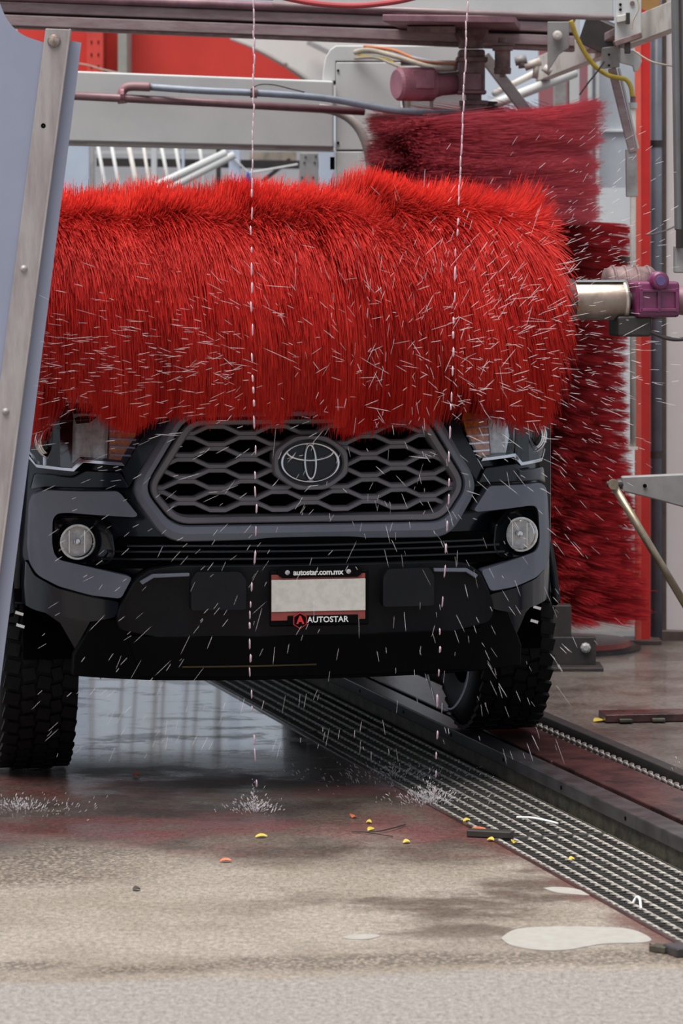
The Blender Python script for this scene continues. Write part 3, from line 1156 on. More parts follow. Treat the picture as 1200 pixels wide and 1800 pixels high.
o = panel('orange_seam', [(-0.42, Fl(549, 1170)[1] - 0.003), (0.02, Fl(549, 1168)[1] - 0.003), (0.02, Fl(549, 1168)[1] + 0.002), (-0.42, Fl(549, 1170)[1] + 0.002)], 0.004, 0.01,
          M('dull_orange_sealant', (0.05, 0.033, 0.006), 0.5), truck, 0)

# --- licence plate with frame and lettering
pc = Fl(561, 1050, -0.08)
PX0, PZ0 = pc[0], pc[1]
PY0 = surf(0, 0.65) - 0.085
plate = MB().box((PX0, PY0 + 0.008, PZ0 - 0.002), (0.330, 0.014, 0.182)).build('license_plate', m_black, truck, bevel=0.006)
MB().box((PX0 - 0.004, PY0, PZ0 + 0.002), (0.312, 0.004, 0.150)).build('plate_red_band', m_plate_red, plate, bevel=0.001)
MB().box((PX0 - 0.004, PY0 - 0.003, PZ0 + 0.008), (0.312, 0.004, 0.104)).build('plate_blank', m_plate, plate, bevel=0.001)
poly = [(-0.130, 0.018), (-0.142, 0.008), (-0.136, -0.008), (-0.125, -0.016), (0.125, -0.016), (0.136, -0.008), (0.142, 0.008), (0.130, 0.018)]
mbb = MB()
n = len(poly)
mbb.add([(PX0 + x, PY0 - 0.007, PZ0 + 0.082 + z) for x, z in poly] + [(PX0 + x, PY0 + 0.002, PZ0 + 0.082 + z) for x, z in poly],
        [tuple(range(n)), tuple(reversed(range(n, 2 * n)))] + [(i, i + n, (i + 1) % n + n, (i + 1) % n) for i in range(n)])
mbb.build('frame_tab', m_black, plate)
MB().box((PX0 + 0.010, PY0 - 0.003, PZ0 - 0.072), (0.235, 0.006, 0.030)).build('frame_banner', m_black, plate, bevel=0.003)
for x in (-0.108, 0.095):
    MB().lathe((PX0 + x, PY0 - 0.006, PZ0 + 0.084), (0, -1, 0), [(0, 0.008), (0.003, 0.008), (0.005, 0.004)], 12).build('screw', m_chrome, plate)


def lettering(name, s, size, x, z, spacing=1.0, offset=0.0008):
    me = text_mesh(s, size, 0.0012, offset, spacing)
    me.transform(Matrix.Translation((x, PY0 - 0.0075, z)) @ Matrix.Rotation(PI / 2, 4, 'X'))
    return link(name, me, m_white_ink, plate)


lettering('lettering', 'autostar.com.mx', 0.0255, PX0 - 0.006, PZ0 + 0.083, 0.95, 0.0007)
lettering('lettering', 'AUTOSTAR', 0.0265, PX0 + 0.026, PZ0 - 0.072, 1.0, 0.0004)
hexp = [(0.026 * math.sin(2 * PI * i / 6), 0.027 * math.cos(2 * PI * i / 6)) for i in range(6)]


def hexplate(name, k, y, mat):
    mbb = MB()
    mbb.add([(PX0 - 0.066 + x * k, y, PZ0 - 0.073 + z * k) for x, z in hexp] + [(PX0 - 0.066 + x * k, y + 0.003, PZ0 - 0.073 + z * k) for x, z in hexp],
            [tuple(range(6)), tuple(reversed(range(6, 12)))] + [(i, i + 6, (i + 1) % 6 + 6, (i + 1) % 6) for i in range(6)])
    return mbb.build(name, mat, plate)


hexplate('badge_rim', 1.0, PY0 - 0.008, m_red_ink)
hexplate('badge_field', 0.86, PY0 - 0.009, m_black)
me = text_mesh('A', 0.034, 0.0012, 0.0015)
me.transform(Matrix.Translation((PX0 - 0.066, PY0 - 0.0105, PZ0 - 0.072)) @ Matrix.Rotation(PI / 2, 4, 'X'))
link('badge_letter', me, M('bright_red_ink', (0.75, 0.03, 0.03), 0.4), plate)

# --- hood, fenders, cab, bed, underbody
zh = zt_
mbb = MB()
nx, ny = 24, 14
for j in range(ny + 1):
    y = 0.0 + 1.30 * j / ny
    for i in range(nx + 1):
        x = -0.90 + 1.80 * i / nx
        yy_ = surf(x, zh) + 0.03 + y * (1.28 - (surf(x, zh))) / 1.30
        q = y / 1.3
        z = zh - 0.02 + 0.11 * (q ** 0.6) - 0.05 * (abs(x) / 0.9) ** 3 + (0.025 if abs(x) < 0.42 and q > 0.12 else 0.0)
        mbb.v.append(Vector((x, yy_, z)))
for j in range(ny):
    for i in range(nx):
        a = j * (nx + 1) + i
        mbb.f.append((a, a + 1, a + nx + 2, a + nx + 1))
o = mbb.build('hood', m_paint, truck, smooth=True)
o.modifiers.new('thickness', 'SOLIDIFY').thickness = 0.02
AX, RAX, TR_R = 0.93, 4.17, 0.40                 # axles behind the nose, tyre radius


def side_outline():
    p = [(0.50, 0.62), (0.50, 1.24), (0.70, 1.27), (1.50, 1.33), (4.9, 1.33), (5.25, 1.30), (5.25, 0.62)]
    arch = lambda cx: [(cx + 0.50 * math.cos(a), 0.42 + 0.50 * math.sin(a)) for a in [PI * 0.13 + PI * 0.74 * i / 12 for i in range(13)]]
    return p + [(RAX + 0.5, 0.62)] + arch(RAX)[0:] + [(RAX - 0.5, 0.55), (AX + 0.5, 0.55)] + arch(AX) + [(0.50, 0.62)]


so = side_outline()[:-1]
for side in (1, -1):
    bm = bmesh.new()
    vs_ = [bm.verts.new((side * (XM - 0.005), y, z)) for y, z in so]
    f_ = bm.faces.new(vs_)
    r_ = bmesh.ops.extrude_face_region(bm, geom=[f_])
    for g in r_['geom']:
        if isinstance(g, bmesh.types.BMVert):
            g.co.x -= side * 0.06
    bmesh.ops.recalc_face_normals(bm, faces=bm.faces[:])
    me = bpy.data.meshes.new('body_side')
    bm.to_mesh(me)
    bm.free()
    bs = link('body_side', me, m_paint, truck, 0.02)
    # flared black arch over the front wheel
    mbb = MB()
    for i in range(15):
        a = PI * 0.10 + PI * 0.80 * i / 14
        for r_, x_ in ((0.48, XM - 0.01), (0.475, XM + 0.006), (0.54, XM + 0.006), (0.55, XM - 0.01)):
            mbb.v.append(Vector((side * x_, AX + r_ * math.cos(a), 0.43 + r_ * math.sin(a))))
    for i in range(14):
        for j in range(4):
            p_, q_ = i * 4 + j, i * 4 + (j + 1) % 4
            mbb.f.append((p_, q_, q_ + 4, p_ + 4))
    mbb.build('wheel_arch_flare', m_plastic_d, bs, smooth=True)
    # inner wheel well
    MB().box((side * 0.80, 0.50, 0.60), (0.20, 0.02, 0.34)).build('wheel_well_liner', m_void, truck)
    # door mirror
    mir = MB().box((side * 1.06, 1.62, 1.42), (0.20, 0.12, 0.17)).build('mirror', m_plastic_d, truck, bevel=0.03)
    MB().box((side * 0.955, 1.62, 1.36), (0.06, 0.05, 0.04)).build('mirror_arm', m_plastic_d, mir, bevel=0.01)
# cab: lower tub and glasshouse
MB().hexa([(-0.9, 1.28, 0.78), (0.9, 1.28, 0.78), (0.9, 3.45, 0.78), (-0.9, 3.45, 0.78), (-0.88, 1.28, 1.40), (0.88, 1.28, 1.40), (0.88, 3.45, 1.40), (-0.88, 3.45, 1.40)]).build('cab', m_paint, truck, bevel=0.03)
MB().hexa([(-0.86, 1.45, 1.40), (0.86, 1.45, 1.40), (0.86, 3.40, 1.40), (-0.86, 3.40, 1.40), (-0.68, 2.10, 1.86), (0.68, 2.10, 1.86), (0.68, 3.20, 1.86), (-0.68, 3.20, 1.86)]).build('roof', m_paint, truck, bevel=0.04)
mbb = MB().hexa([(-0.80, 1.455, 1.42), (0.80, 1.455, 1.42), (0.80, 1.47, 1.42), (-0.80, 1.47, 1.42), (-0.64, 2.045, 1.83), (0.64, 2.045, 1.83), (0.64, 2.07, 1.83), (-0.64, 2.07, 1.83)])
mbb.build('windshield', m_gloss_black, truck)
MB().box((0, 4.3, 1.05), (1.76, 1.7, 0.52)).build('cargo_bed', m_paint, truck, bevel=0.02)
MB().box((0, 2.9, 0.80), (1.4, 4.4, 0.06)).build('underbody', m_void, truck)
MB().box((0, 0.62, 0.56), (1.15, 0.7, 0.28)).build('engine_bay', m_void, truck)
for s_ in (1, -1):
    MB().beam((s_ * 0.5, AX, 0.36), (s_ * 0.68, AX, 0.40), 0.09, 0.05).build('suspension_arm', m_dark_steel, truck)


# small bright clips at the front edge of the wheel arches, loose cables under the engine


def at_local_y(px, py, yl):
    lo_, hi_ = 9.8, 15.0
    for _ in range(40):
        m_ = (lo_ + hi_) / 2
        if (TMI @ W(px, py, m_)).y < yl:
            lo_ = m_
        else:
            hi_ = m_
    return TMI @ W(px, py, lo_)


for px_, py_ in ((34, 1078), (36, 1100), (943, 1068), (938, 1092)):
    MB().box(at_local_y(px_, py_, 0.40), (0.030, 0.012, 0.012), Matrix.Rotation(0.3, 3, 'Y')).build('arch_clip', m_chrome, truck, bevel=0.002)
for pts_ in (((824, 1172), (818, 1205), (806, 1232), (792, 1246), (778, 1240)), ((750, 1180), (756, 1205), (768, 1236))):
    MB().tube(bez([at_local_y(x_, y_, 0.55) for x_, y_ in pts_], 6), 0.004, 6).build('loose_cable', m_hose, truck, smooth=True)


def wheel(xc, yc, zc, side, label=None):
    prof = []
    R, hw = TR_R, 0.132
    for a, r_ in ((-hw + 0.012, 0.235), (-hw, 0.27), (-hw - 0.006, 0.32), (-hw + 0.002, 0.362), (-hw + 0.022, R - 0.014), (-hw + 0.06, R - 0.010), (0, R - 0.008),
                  (hw - 0.06, R - 0.010), (hw - 0.022, R - 0.014), (hw - 0.002, 0.362), (hw + 0.006, 0.32), (hw, 0.27), (hw - 0.012, 0.235)):
        prof.append((a, r_))
    ty = lathe_dir(MB(), (xc, yc, zc), (1, 0, 0), prof, 56).build('wheel', m_rubber, truck, smooth=True)
    blk = MB()
    nseg = 44
    for i in range(nseg):
        for row, (ax, w_) in enumerate(((-0.098, 0.052), (-0.042, 0.044), (0.012, 0.044), (0.055, 0.034), (0.100, 0.050))):
            an = 2 * PI * (i + (0.5 if row % 2 else 0)) / nseg
            r_ = R - (0.008 if abs(ax) > 0.08 else 0.004)
            c = Vector((xc + ax, yc + r_ * math.cos(an), zc + r_ * math.sin(an)))
            blk.box(c, (w_, 0.042, 0.014), Matrix.Rotation(an - PI / 2, 3, 'X') @ Matrix.Rotation(0.22 * (1 if row % 2 else -1), 3, 'Z'))
    o = blk.build('tread', m_rubber, ty)
    o['kind'] = 'stuff'
    rim = lathe_dir(MB(), (xc, yc, zc), (side, 0, 0), [(-hw + 0.02, 0.236), (hw - 0.03, 0.232), (hw - 0.02, 0.215), (hw - 0.06, 0.20), (hw - 0.07, 0.07), (hw - 0.03, 0.06), (hw - 0.03, 0.001)], 40)
    rim.build('rim', m_rim, ty, smooth=True)
    return ty


wheel(-0.835, AX, TR_R + 0.004, -1)
wheel(0.835, AX, KZ + TR_R + 0.004, 1)
wheel(-0.835, RAX, TR_R + 0.004, -1)
wheel(0.835, RAX, TR_R + 0.004, 1)
# ------------------------------------------------------------------ wash brushes
def smooth_noise(x, y, seed=0):
    """cheap smooth 2-D field in [-1, 1]"""
    r_ = np.random.default_rng(seed)
    out = np.zeros_like(x)
    for k in range(7):
        fx, fy = r_.uniform(1.0, 6.5), r_.integers(1, 5)
        out += np.sin(fx * x + fy * y + r_.uniform(0, 6.28)) / (1 + 0.25 * k)
    return out / 3.2


def strands(name, mat, parent, P, axis, e1, e2, s0, phi0, R, bend, axl, tuftcol, r0=0.07, w=0.0036, drop=None, jag=0.05, segs=3):
    """ribbons growing out of a core; all arguments are arrays of one value per strand (parent frame)"""
    n = len(s0)
    ts = np.linspace(0.18, 1.0, segs + 1)
    C = np.array(P)
    ax, a1, a2 = (np.array(v) for v in (axis, e1, e2))
    twist = rng.uniform(0, PI, n)
    verts = np.zeros((n, (segs + 1) * 2, 3))
    for k, t_ in enumerate(ts):
        r_ = r0 + (R - r0) * t_
        ph = phi0 + bend * t_ ** 1.6
        s = s0 + axl * t_ ** 1.4
        rad = np.cos(ph)[:, None] * a1 + np.sin(ph)[:, None] * a2
        tan = -np.sin(ph)[:, None] * a1 + np.cos(ph)[:, None] * a2
        p = C + s[:, None] * ax + r_[:, None] * rad
        if drop is not None:
            p[:, 2] -= drop * t_ ** 2
        wd = w * (1.0 - 0.6 * t_ ** 3)
        side = np.cos(twist)[:, None] * ax + np.sin(twist)[:, None] * tan
        verts[:, k * 2] = p - side * wd / 2
        verts[:, k * 2 + 1] = p + side * wd / 2
    nv = (segs + 1) * 2
    base = (np.arange(n) * nv)[:, None, None]
    q = np.array([[2 * k, 2 * k + 1, 2 * k + 3, 2 * k + 2] for k in range(segs)])[None]
    idx = (base + q).reshape(-1)
    me = bpy.data.meshes.new(name)
    me.vertices.add(n * nv)
    me.vertices.foreach_set('co', verts.reshape(-1))
    me.loops.add(len(idx))
    me.loops.foreach_set('vertex_index', idx.astype(np.int32))
    nf = n * segs
    me.polygons.add(nf)
    me.polygons.foreach_set('loop_start', (np.arange(nf) * 4).astype(np.int32))
    me.update(calc_edges=True)
    at = me.attributes.new('tuft', 'FLOAT', 'POINT')
    at.data.foreach_set('value', np.repeat(tuftcol, nv).astype(np.float32))
    o = link(name, me, mat, parent)
    o['kind'] = 'stuff'
    return o


def tufts(n_rows, n_around, per, smin, smax, helix, ds, dphi, stag=0.5):
    """tuft layout: rows along the axis, wound in a helix"""
    ss, pp, cc = [], [], []
    for i in range(n_rows):
        s = smin + (smax - smin) * (i + 0.5) / n_rows
        for j in range(n_around):
            ph = 2 * PI * (j + stag * (i % 2)) / n_around + helix * i
            c = rng.uniform(0, 1)
            ss.append(s + rng.normal(0, ds, per))
            pp.append(ph + rng.normal(0, dphi, per))
            cc.append(np.clip(c + rng.normal(0, 0.15, per), 0, 1))
    return np.concatenate(ss), np.concatenate(pp), np.concatenate(cc)


# --- the big horizontal roller across the hood
B_Y, B_Z = 0.03, 1.645
BS0, BS1 = -1.26, 0.885
brush_base = TM @ Vector((0, B_Y, 0))
hb = thing('roller_brush', 'large horizontal bright red bristle roller brush pressed on the hood of the truck', 'brush', brush_base, TT)
NR = 42
s0, p0, cc = tufts(NR, 26, 160, BS0 + 0.06, BS1 - 0.17, 0.18, 0.013, 0.065)
nS = len(s0)
row_w = (BS1 - BS0 - 0.23) / NR                  # bristle rows stay apart below and fan together above
s_row = BS0 + 0.06 + (np.floor((s0 - BS0 - 0.06) / row_w) + 0.5) * row_w
s0 = s_row + (s0 - s_row) * (0.75 + 0.9 * np.clip(np.sin(p0) + 0.35, 0, 1))
# phi: 0 = towards the camera (-y), pi/2 = up
up = np.sin(p0)
edge_r = np.clip((s0 - (BS1 - 0.36)) / 0.20, 0, 1)
edge_l = np.clip(((BS0 + 0.32) - s0) / 0.25, 0, 1)
low = np.clip(-np.sin(p0), 0, 1)
Rb = 0.42 + 0.016 * smooth_noise(s0 * 1.6, p0, 3) + 0.03 * smooth_noise(s0 * 4.2, p0, 13) + rng.normal(0, 0.014, nS)
mid_x = np.clip(1 - np.abs(s0 + 0.1) / 0.85, 0, 1) ** 0.35
Rb -= low * 0.075 * mid_x                        # pushed back over the hood
Rb += low * np.maximum(0.085 * np.clip((s0 - 0.34) / 0.3, 0, 1), 0.06 * np.clip((-s0 - 0.74) / 0.14, 0, 1)) - low * 0.012 - 0.05 * np.clip(up, 0, 1)
Rb -= 0.02 * np.clip(up, 0, 1) * np.exp(-((s0 + 0.68) / 0.16) ** 2)
axl = edge_r * (0.085 + 0.03 * rng.uniform(-1, 1, nS)) - edge_l * 0.08 + 0.035 * smooth_noise(s0 * 2.2, p0, 11) + rng.normal(0, 0.008, nS)
Rb -= edge_r * 0.025
Rb -= 0.30 * np.clip(smooth_noise(s0 * 3.0, p0 * 1.0, 61) + 0.35 * smooth_noise(s0 * 9.0, p0 * 2.0, 62) - 0.22, 0, 0.45) * np.clip(0.75 - up, 0, 1) * np.clip(1.6 - 1.2 * low, 0, 1)   # strands shortened in patches, hollows added for dark shadowed blotches
clump = 0.16 * smooth_noise(s0 * 5.5, p0, 21)
bend = -0.95 + clump + 0.42 * smooth_noise(s0 * 2.4, p0, 51) + rng.normal(0, 1, nS) * (0.10 + 0.22 * np.clip(up, 0, 1))
strands('bristles', m_bristle_h, hb, (0, 0, B_Z), (1, 0, 0), (0, -1, 0), (0, 0, 1), s0, p0, Rb, bend, axl, cc, r0=0.08, w=0.0024, drop=np.full(nS, 0.004))
mb = lathe_dir(MB(), (BS0, 0, B_Z), (1, 0, 0), [(0, 0.001), (0, 0.085), (BS1 - BS0 - 0.02, 0.085), (BS1 - BS0 - 0.02, 0.001)], 24)
mb.build('core', m_core, hb, smooth=False)
mb = lathe_dir(MB(), (BS1 - 0.03, 0, B_Z), (1, 0, 0), [(0, 0.001), (0, 0.074), (0.035, 0.074), (0.035, 0.001)], 24)
mb.build('end_disc', m_dark_steel, hb)

# --- drive unit at the right end of the roller
dv = thing('brush_drive', 'magenta gear motor with bright steel drum driving the red roller at right', 'motor', brush_base, TT)
L0 = BS1 + 0.006
mb = lathe_dir(MB(), (L0, 0, B_Z), (1, 0, 0), [(0, 0.001), (0, 0.062), (0.004, 0.065), (0.166, 0.065), (0.168, 0.071), (0.182, 0.071), (0.184, 0.05), (0.184, 0.001)], 40)
mb.build('drum', m_steel_drum, dv, smooth=True)
MB().box((L0 + 0.09, -0.02, B_Z + 0.066), (0.17, 0.03, 0.008)).build('drum_key', m_chrome, dv, bevel=0.002)
mb = lathe_dir(MB(), (L0 + 0.184, 0, B_Z), (1, 0, 0), [(0, 0.03), (0.03, 0.03)], 20)
mb.build('shaft', m_dark_steel, dv, smooth=True)
g = MB().box((L0 + 0.275, -0.01, B_Z + 0.005), (0.15, 0.15, 0.12)).build('gearbox', m_magenta, dv, bevel=0.012)
for dz in (0.035, -0.03):
    MB().box((L0 + 0.275, -0.088, B_Z + dz), (0.13, 0.01, 0.010)).build('rib', m_magenta, g, bevel=0.002)
for dx in (-0.062, 0.0, 0.062):
    MB().box((L0 + 0.275 + dx, -0.088, B_Z + 0.003), (0.012, 0.01, 0.08)).build('rib', m_magenta, g, bevel=0.002)
mb = lathe_dir(MB(), (L0 + 0.275, -0.11, B_Z + 0.068), (0, 1, 0), [(0, 0.001), (0, 0.020), (0.004, 0.030), (0.03, 0.032), (0.05, 0.032)], 24)
mb.build('worm_cap', m_magenta, g, smooth=True)
mb = lathe_dir(MB(), (L0 + 0.275, -0.113, B_Z + 0.068), (0, 1, 0), [(0, 0.001), (0, 0.016), (0.006, 0.018)], 20)
mb.build('cap_plug', M('blue_violet_plug', (0.12, 0.08, 0.22), 0.4), g)
mb = lathe_dir(MB(), (L0 + 0.14, 0.10, B_Z + 0.055), (1, 0, 0), [(0, 0.001), (0, 0.05), (0.02, 0.058), (0.16, 0.058), (0.18, 0.04), (0.18, 0.001)], 28)
mo = mb.build('motor_barrel', m_brown_steel, dv, smooth=True)
for dx in (0.02, 0.06, 0.10, 0.14):
    mb = lathe_dir(MB(), (L0 + 0.14 + dx, 0.10, B_Z + 0.055), (1, 0, 0), [(0, 0.057), (0.003, 0.063), (0.009, 0.063), (0.012, 0.057)], 28)
    mb.build('cooling_fin', m_brown_steel, mo)
MB().box((L0 + 0.20, 0.0, B_Z - 0.085), (0.12, 0.12, 0.07)).build('terminal_box', m_dark_steel, dv, bevel=0.01)
mb = lathe_dir(MB(), (L0 + 0.35, 0, B_Z), (1, 0, 0), [(0, 0.045), (0.03, 0.05), (0.12, 0.05), (0.13, 0.04), (0.3, 0.04)], 24)
mb.build('output_flange', m_purple, dv, smooth=True)
mb = MB().tube(bez([(L0 + 0.25, -0.05, B_Z - 0.10), (L0 + 0.31, -0.06, B_Z - 0.125), (L0 + 0.37, -0.06, B_Z - 0.128), (L0 + 0.45, -0.05, B_Z - 0.11)], 6), 0.007, 8)
mb.build('cable', m_cable_k, dv, smooth=True)
car = thing('brush_carriage', 'dark steel lifting arm holding the brush drive at the right edge', 'lift arm', (TM @ Vector((L0 + 0.42, B_Y, 0))), TT)
MB().box((0.02, 0.0, B_Z - 0.10), (0.05, 0.10, 0.36)).build('arm_plate', m_dark_steel, car, bevel=0.006)
MB().box((0.06, 0.02, B_Z + 0.12), (0.05, 0.06, 0.14)).build('lug', m_brown_steel, car, bevel=0.006)
mb = lathe_dir(MB(), (0.0, -0.03, B_Z + 0.075), (0, 0, 1), [(0, 0.022), (0.012, 0.028), (0.03, 0.014), (0.085, 0.012), (0.09, 0.018), (0.105, 0.016), (0.11, 0.001)], 14)
mb.build('grease_fitting', m_brown_steel, car, smooth=True)
MB().beam((0.04, 0.05, B_Z), (0.40, 0.10, B_Z), 0.06, 0.08).build('cross_arm', m_dark_steel, car, bevel=0.006)
MB().box((0.42, 0.10, 1.62), (0.10, 0.10, 3.24)).build('mast', m_dark_steel, car, bevel=0.006)

# --- spinning vertical brush hanging from the upper motor
SB = W(850, 300, 15.4)
sb = thing('hanging_brush', 'spinning crimson bristle brush hanging below the pink motor at upper right', 'brush', (SB.x, SB.y, 0), 0)
s0, p0, cc = tufts(20, 26, 110, 1.90, 2.36, 0.35, 0.012, 0.09)
n_ = len(s0)
tilt = np.cos(p0)                                # +1 on the image right
Rv = 0.485 + 0.02 * smooth_noise(s0 * 5, p0, 5) + rng.normal(0, 0.02, n_)
axl = 0.045 * tilt + 0.03 + 0.06 * smooth_noise(s0 * 9, p0, 31) + rng.normal(0, 0.012, n_) - 0.05 * np.clip((2.02 - s0) / 0.3, 0, 1)
bend = 0.75 + 0.25 * smooth_noise(s0 * 8, p0, 6) + rng.normal(0, 0.06, n_)
strands('bristles', m_bristle_v, sb, (0, 0, 0), (0, 0, 1), (1, 0, 0), (0, 1, 0), s0, p0, Rv, bend, axl, cc, r0=0.08, w=0.0028, segs=4)
lathe_dir(MB(), (0, 0, 1.75), (0, 0, 1), [(0, 0.001), (0, 0.085), (0.66, 0.085), (0.66, 0.001)], 24).build('core', m_core, sb)
lathe_dir(MB(), (0, 0, 2.41), (0, 0, 1), [(0, 0.05), (0, 0.062), (0.012, 0.062), (0.012, 0.05), (0.02, 0.05), (0.02, 0.060), (0.03, 0.060), (0.03, 0.001)], 28).build('hub_disc', m_dark_steel, sb)

# --- side brush standing at the right behind the truck
q = G(950, 1140)
st = thing('side_brush', 'tall standing dark crimson side brush with rows of tufts behind the right fender', 'brush', (q.x, q.y, 0), 0)
s0, p0, cc = tufts(34, 15, 120, 0.16, 1.93, 0.05, 0.010, 0.050, 0.15)
n_ = len(s0)
Rv = np.interp(s0, [0.1, 0.35, 0.7, 1.2, 1.6, 1.95], [0.50, 0.455, 0.41, 0.375, 0.385, 0.40]) + 0.012 * smooth_noise(s0 * 6, p0, 8) + rng.normal(0, 0.012, n_)
axl = -0.03 + 0.015 * smooth_noise(s0 * 8, p0, 41) + rng.normal(0, 0.006, n_)
bend = 0.12 + 0.10 * smooth_noise(s0 * 7, p0, 9) + rng.normal(0, 0.05, n_)
strands('bristles', m_bristle_s, st, (0, 0, 0), (0, 0, 1), (1, 0, 0), (0, 1, 0), s0, p0, Rv, bend, axl, cc, r0=0.09, w=0.003)
lathe_dir(MB(), (0, 0, 0.06), (0, 0, 1), [(0, 0.001), (0, 0.10), (1.86, 0.10), (1.86, 0.001)], 24).build('core', m_core, st)
lathe_dir(MB(), (0.14, 0.0, 0.0), (0, 0, 1), [(0, 0.31), (0.012, 0.31), (0.02, 0.29), (0.02, 0.001)], 40).build('base_disc', m_dark_steel, st)
lathe_dir(MB(), (0.14, 0.0, 0.02), (0, 0, 1), [(0, 0.27), (0.02, 0.26), (0.022, 0.001)], 40).build('red_skirt', M('dull_red_skirt', (0.28, 0.03, 0.02), 0.4), st)

# ------------------------------------------------------------------ left guard panel in the foreground
DP_ = 10.6
pn = thing('guard_panel', 'blue grey plastic guard sheet leaning in the left foreground', 'panel', W(20, 1500, DP_), 0)
pn.location.z = 0
pxo = [(143, 75), (128, 72)] + [(p.x, p.y) for p in bez([Vector((75, 74, 0)), Vector((42, 62, 0)), Vector((18, 42, 0)), Vector((2, 12, 0)), Vector((-14, -40, 0))], 5)] + [(-260, -40), (-260, 1790), (-74, 1790)]
bm = bmesh.new()
fv = [bm.verts.new(W(x, y, DP_)) for x, y in pxo]
bk = [bm.verts.new(W(x, y, DP_) + Vector((0, 0.006, 0))) for x, y in pxo]
bm.faces.new(fv)
bm.faces.new(bk[::-1])
for i in range(len(fv)):
    j = (i + 1) % len(fv)
    bm.faces.new((fv[i], bk[i], bk[j], fv[j]))
bmesh.ops.recalc_face_normals(bm, faces=bm.faces[:])
me = bpy.data.meshes.new('sheet')
bm.to_mesh(me)
bm.free()
me.transform(frame_of(pn).inverted())
link('sheet', me, m_panel, pn)
A0, A1 = W(80, 50, DP_ - 0.012), W(-144, 1790, DP_ - 0.012)
B0, B1 = W(126, 52, DP_ - 0.012), W(-102, 1790, DP_ - 0.012)
th_ = Vector((0, 0.008, 0))
MB().hexa([A1, B1, B1 + th_, A1 + th_, A0, B0, B0 + th_, A0 + th_]).build('angle_strip', m_angle, pn, True, 0.002)
fl_ = Vector((0, -0.03, 0))
e = (B0 - A0).normalized() * 0.006
MB().hexa([B1 - e, B1, B1 + fl_, B1 + fl_ - e, B0 - e, B0, B0 + fl_, B0 + fl_ - e]).build('angle_flange', m_angle, pn, True, 0.001)
for px, py, r_ in ((95, 72, 0.020), (42, 472, 0.0105), (10, 723, 0.0105)):
    c = W(px, py, DP_ - 0.012)
    b_ = lathe_dir(MB(), c, (0, -1, 0), [(0, r_), (0.004, r_), (0.010, r_ * 0.7), (0.012, 0.001)], 18).build('bolt', m_rust if r_ > 0.015 else m_grey_steel, pn, True, smooth=True)
c = W(76, 221, DP_ - 0.0125)
lathe_dir(MB(), c, (0, -1, 0), [(0, 0.001), (0.0, 0.0075), (-0.006, 0.0075)], 14).build('bolt_hole', m_void, pn, True)

# ------------------------------------------------------------------ overhead gantry
DG = 14.7


def line_beam(name, a, b_, w, h, mat, parent=None, bevel=0.006):
    return MB().beam(a, b_, w, h).build(name, mat, parent, True if parent else False, bevel)


gl_, gr_ = W(-60, 40, DG), W(1000, 92, DG + 0.75)
rl = thing('gantry_rail', 'mauve stained aluminium gantry rails crossing the top of the wash', 'rail', (gl_.x, gl_.y, 0), 0)


def rail(pxl, pyl0, pyl1, pxr, pyr0, pyr1, d0, d1, depth, mat, name, bev=0.006):
    a0, a1, b0, b1 = W(pxl, pyl0, d0), W(pxl, pyl1, d0), W(pxr, pyr0, d1), W(pxr, pyr1, d1)
    k = Vector((0, depth, 0))
    return MB().hexa([a1, b1, b1 + k, a1 + k, a0, b0, b0 + k, a0 + k]).build(name, mat, rl, True, bev)


rail(-80, 22, 42, 1010, 63, 82, DG, DG + 0.8, 0.12, m_mauve_rail, 'lower_channel')
rail(-80, 42, 44.5, 1010, 82, 90, DG + 0.01, DG + 0.81, 0.10, m_brown_steel, 'bottom_flange')
rail(-80, 18, 22, 1010, 58, 63, DG + 0.06, DG + 0.86, 0.05, m_dark_steel, 'recess')
rail(-80, 0, 18, 1010, 40, 58, DG + 0.02, DG + 0.8, 0.10, m_mauve_rail, 'middle_channel')
rail(-80, -4, 0, 1010, 34, 40, DG + 0.06, DG + 0.86, 0.05, m_dark_steel, 'recess')
a, b_ = W(-80, -10, DG), W(1010, 30, DG + 0.8)
MB().tube([a, b_], 0.018, 14).build('guide_tube', m_purple, rl, True, smooth=True)
rail(-80, -70, -22, 1010, -30, 18, DG + 0.03, DG + 0.83, 0.10, m_mauve_rail, 'upper_channel')
# pale box beam at the front right
bb = thing('gantry_beam', 'pale grey box beam at the top edge with a rounded lower lip', 'beam', W(890, 0, 14.3), 0)
bb.location.z = 0
a0, a1, b0, b1 = W(480, -60, 14.25), W(480, 8, 14.25), W(1078, -60, 14.55), W(1078, 31, 14.55)
k = Vector((0, 0.16, 0))
MB().hexa([a1, b1, b1 + k, a1 + k, a0, b0, b0 + k, a0 + k]).build('web', m_white_steel, bb, True, 0.006)
MB().tube([W(480, 8, 14.24), W(1078, 32, 14.53)], 0.011, 12).build('lower_lip', m_mauve_rail, bb, True, smooth=True)
MB().tube(bez([W(460, -14, 14.1), W(540, 4, 14.1), W(620, 10, 14.1), W(700, 2, 14.1), W(760, -14, 14.1)], 8), 0.012, 10).build('red_hose', m_red_hose)
tag(bpy.data.objects['red_hose'], 'red hose sagging along the pale beam at the top edge', 'hose')

# ------------------------------------------------------------------ upper brush drive
ud = thing('upper_drive', 'purple stained gearbox and pink motor above the hanging brush', 'motor', (SB.x, SB.y, 0), 0)
gx, gd = 828, 15.35


def Wd(px, py, dd=0.0):
    return W(px, py, gd + dd)


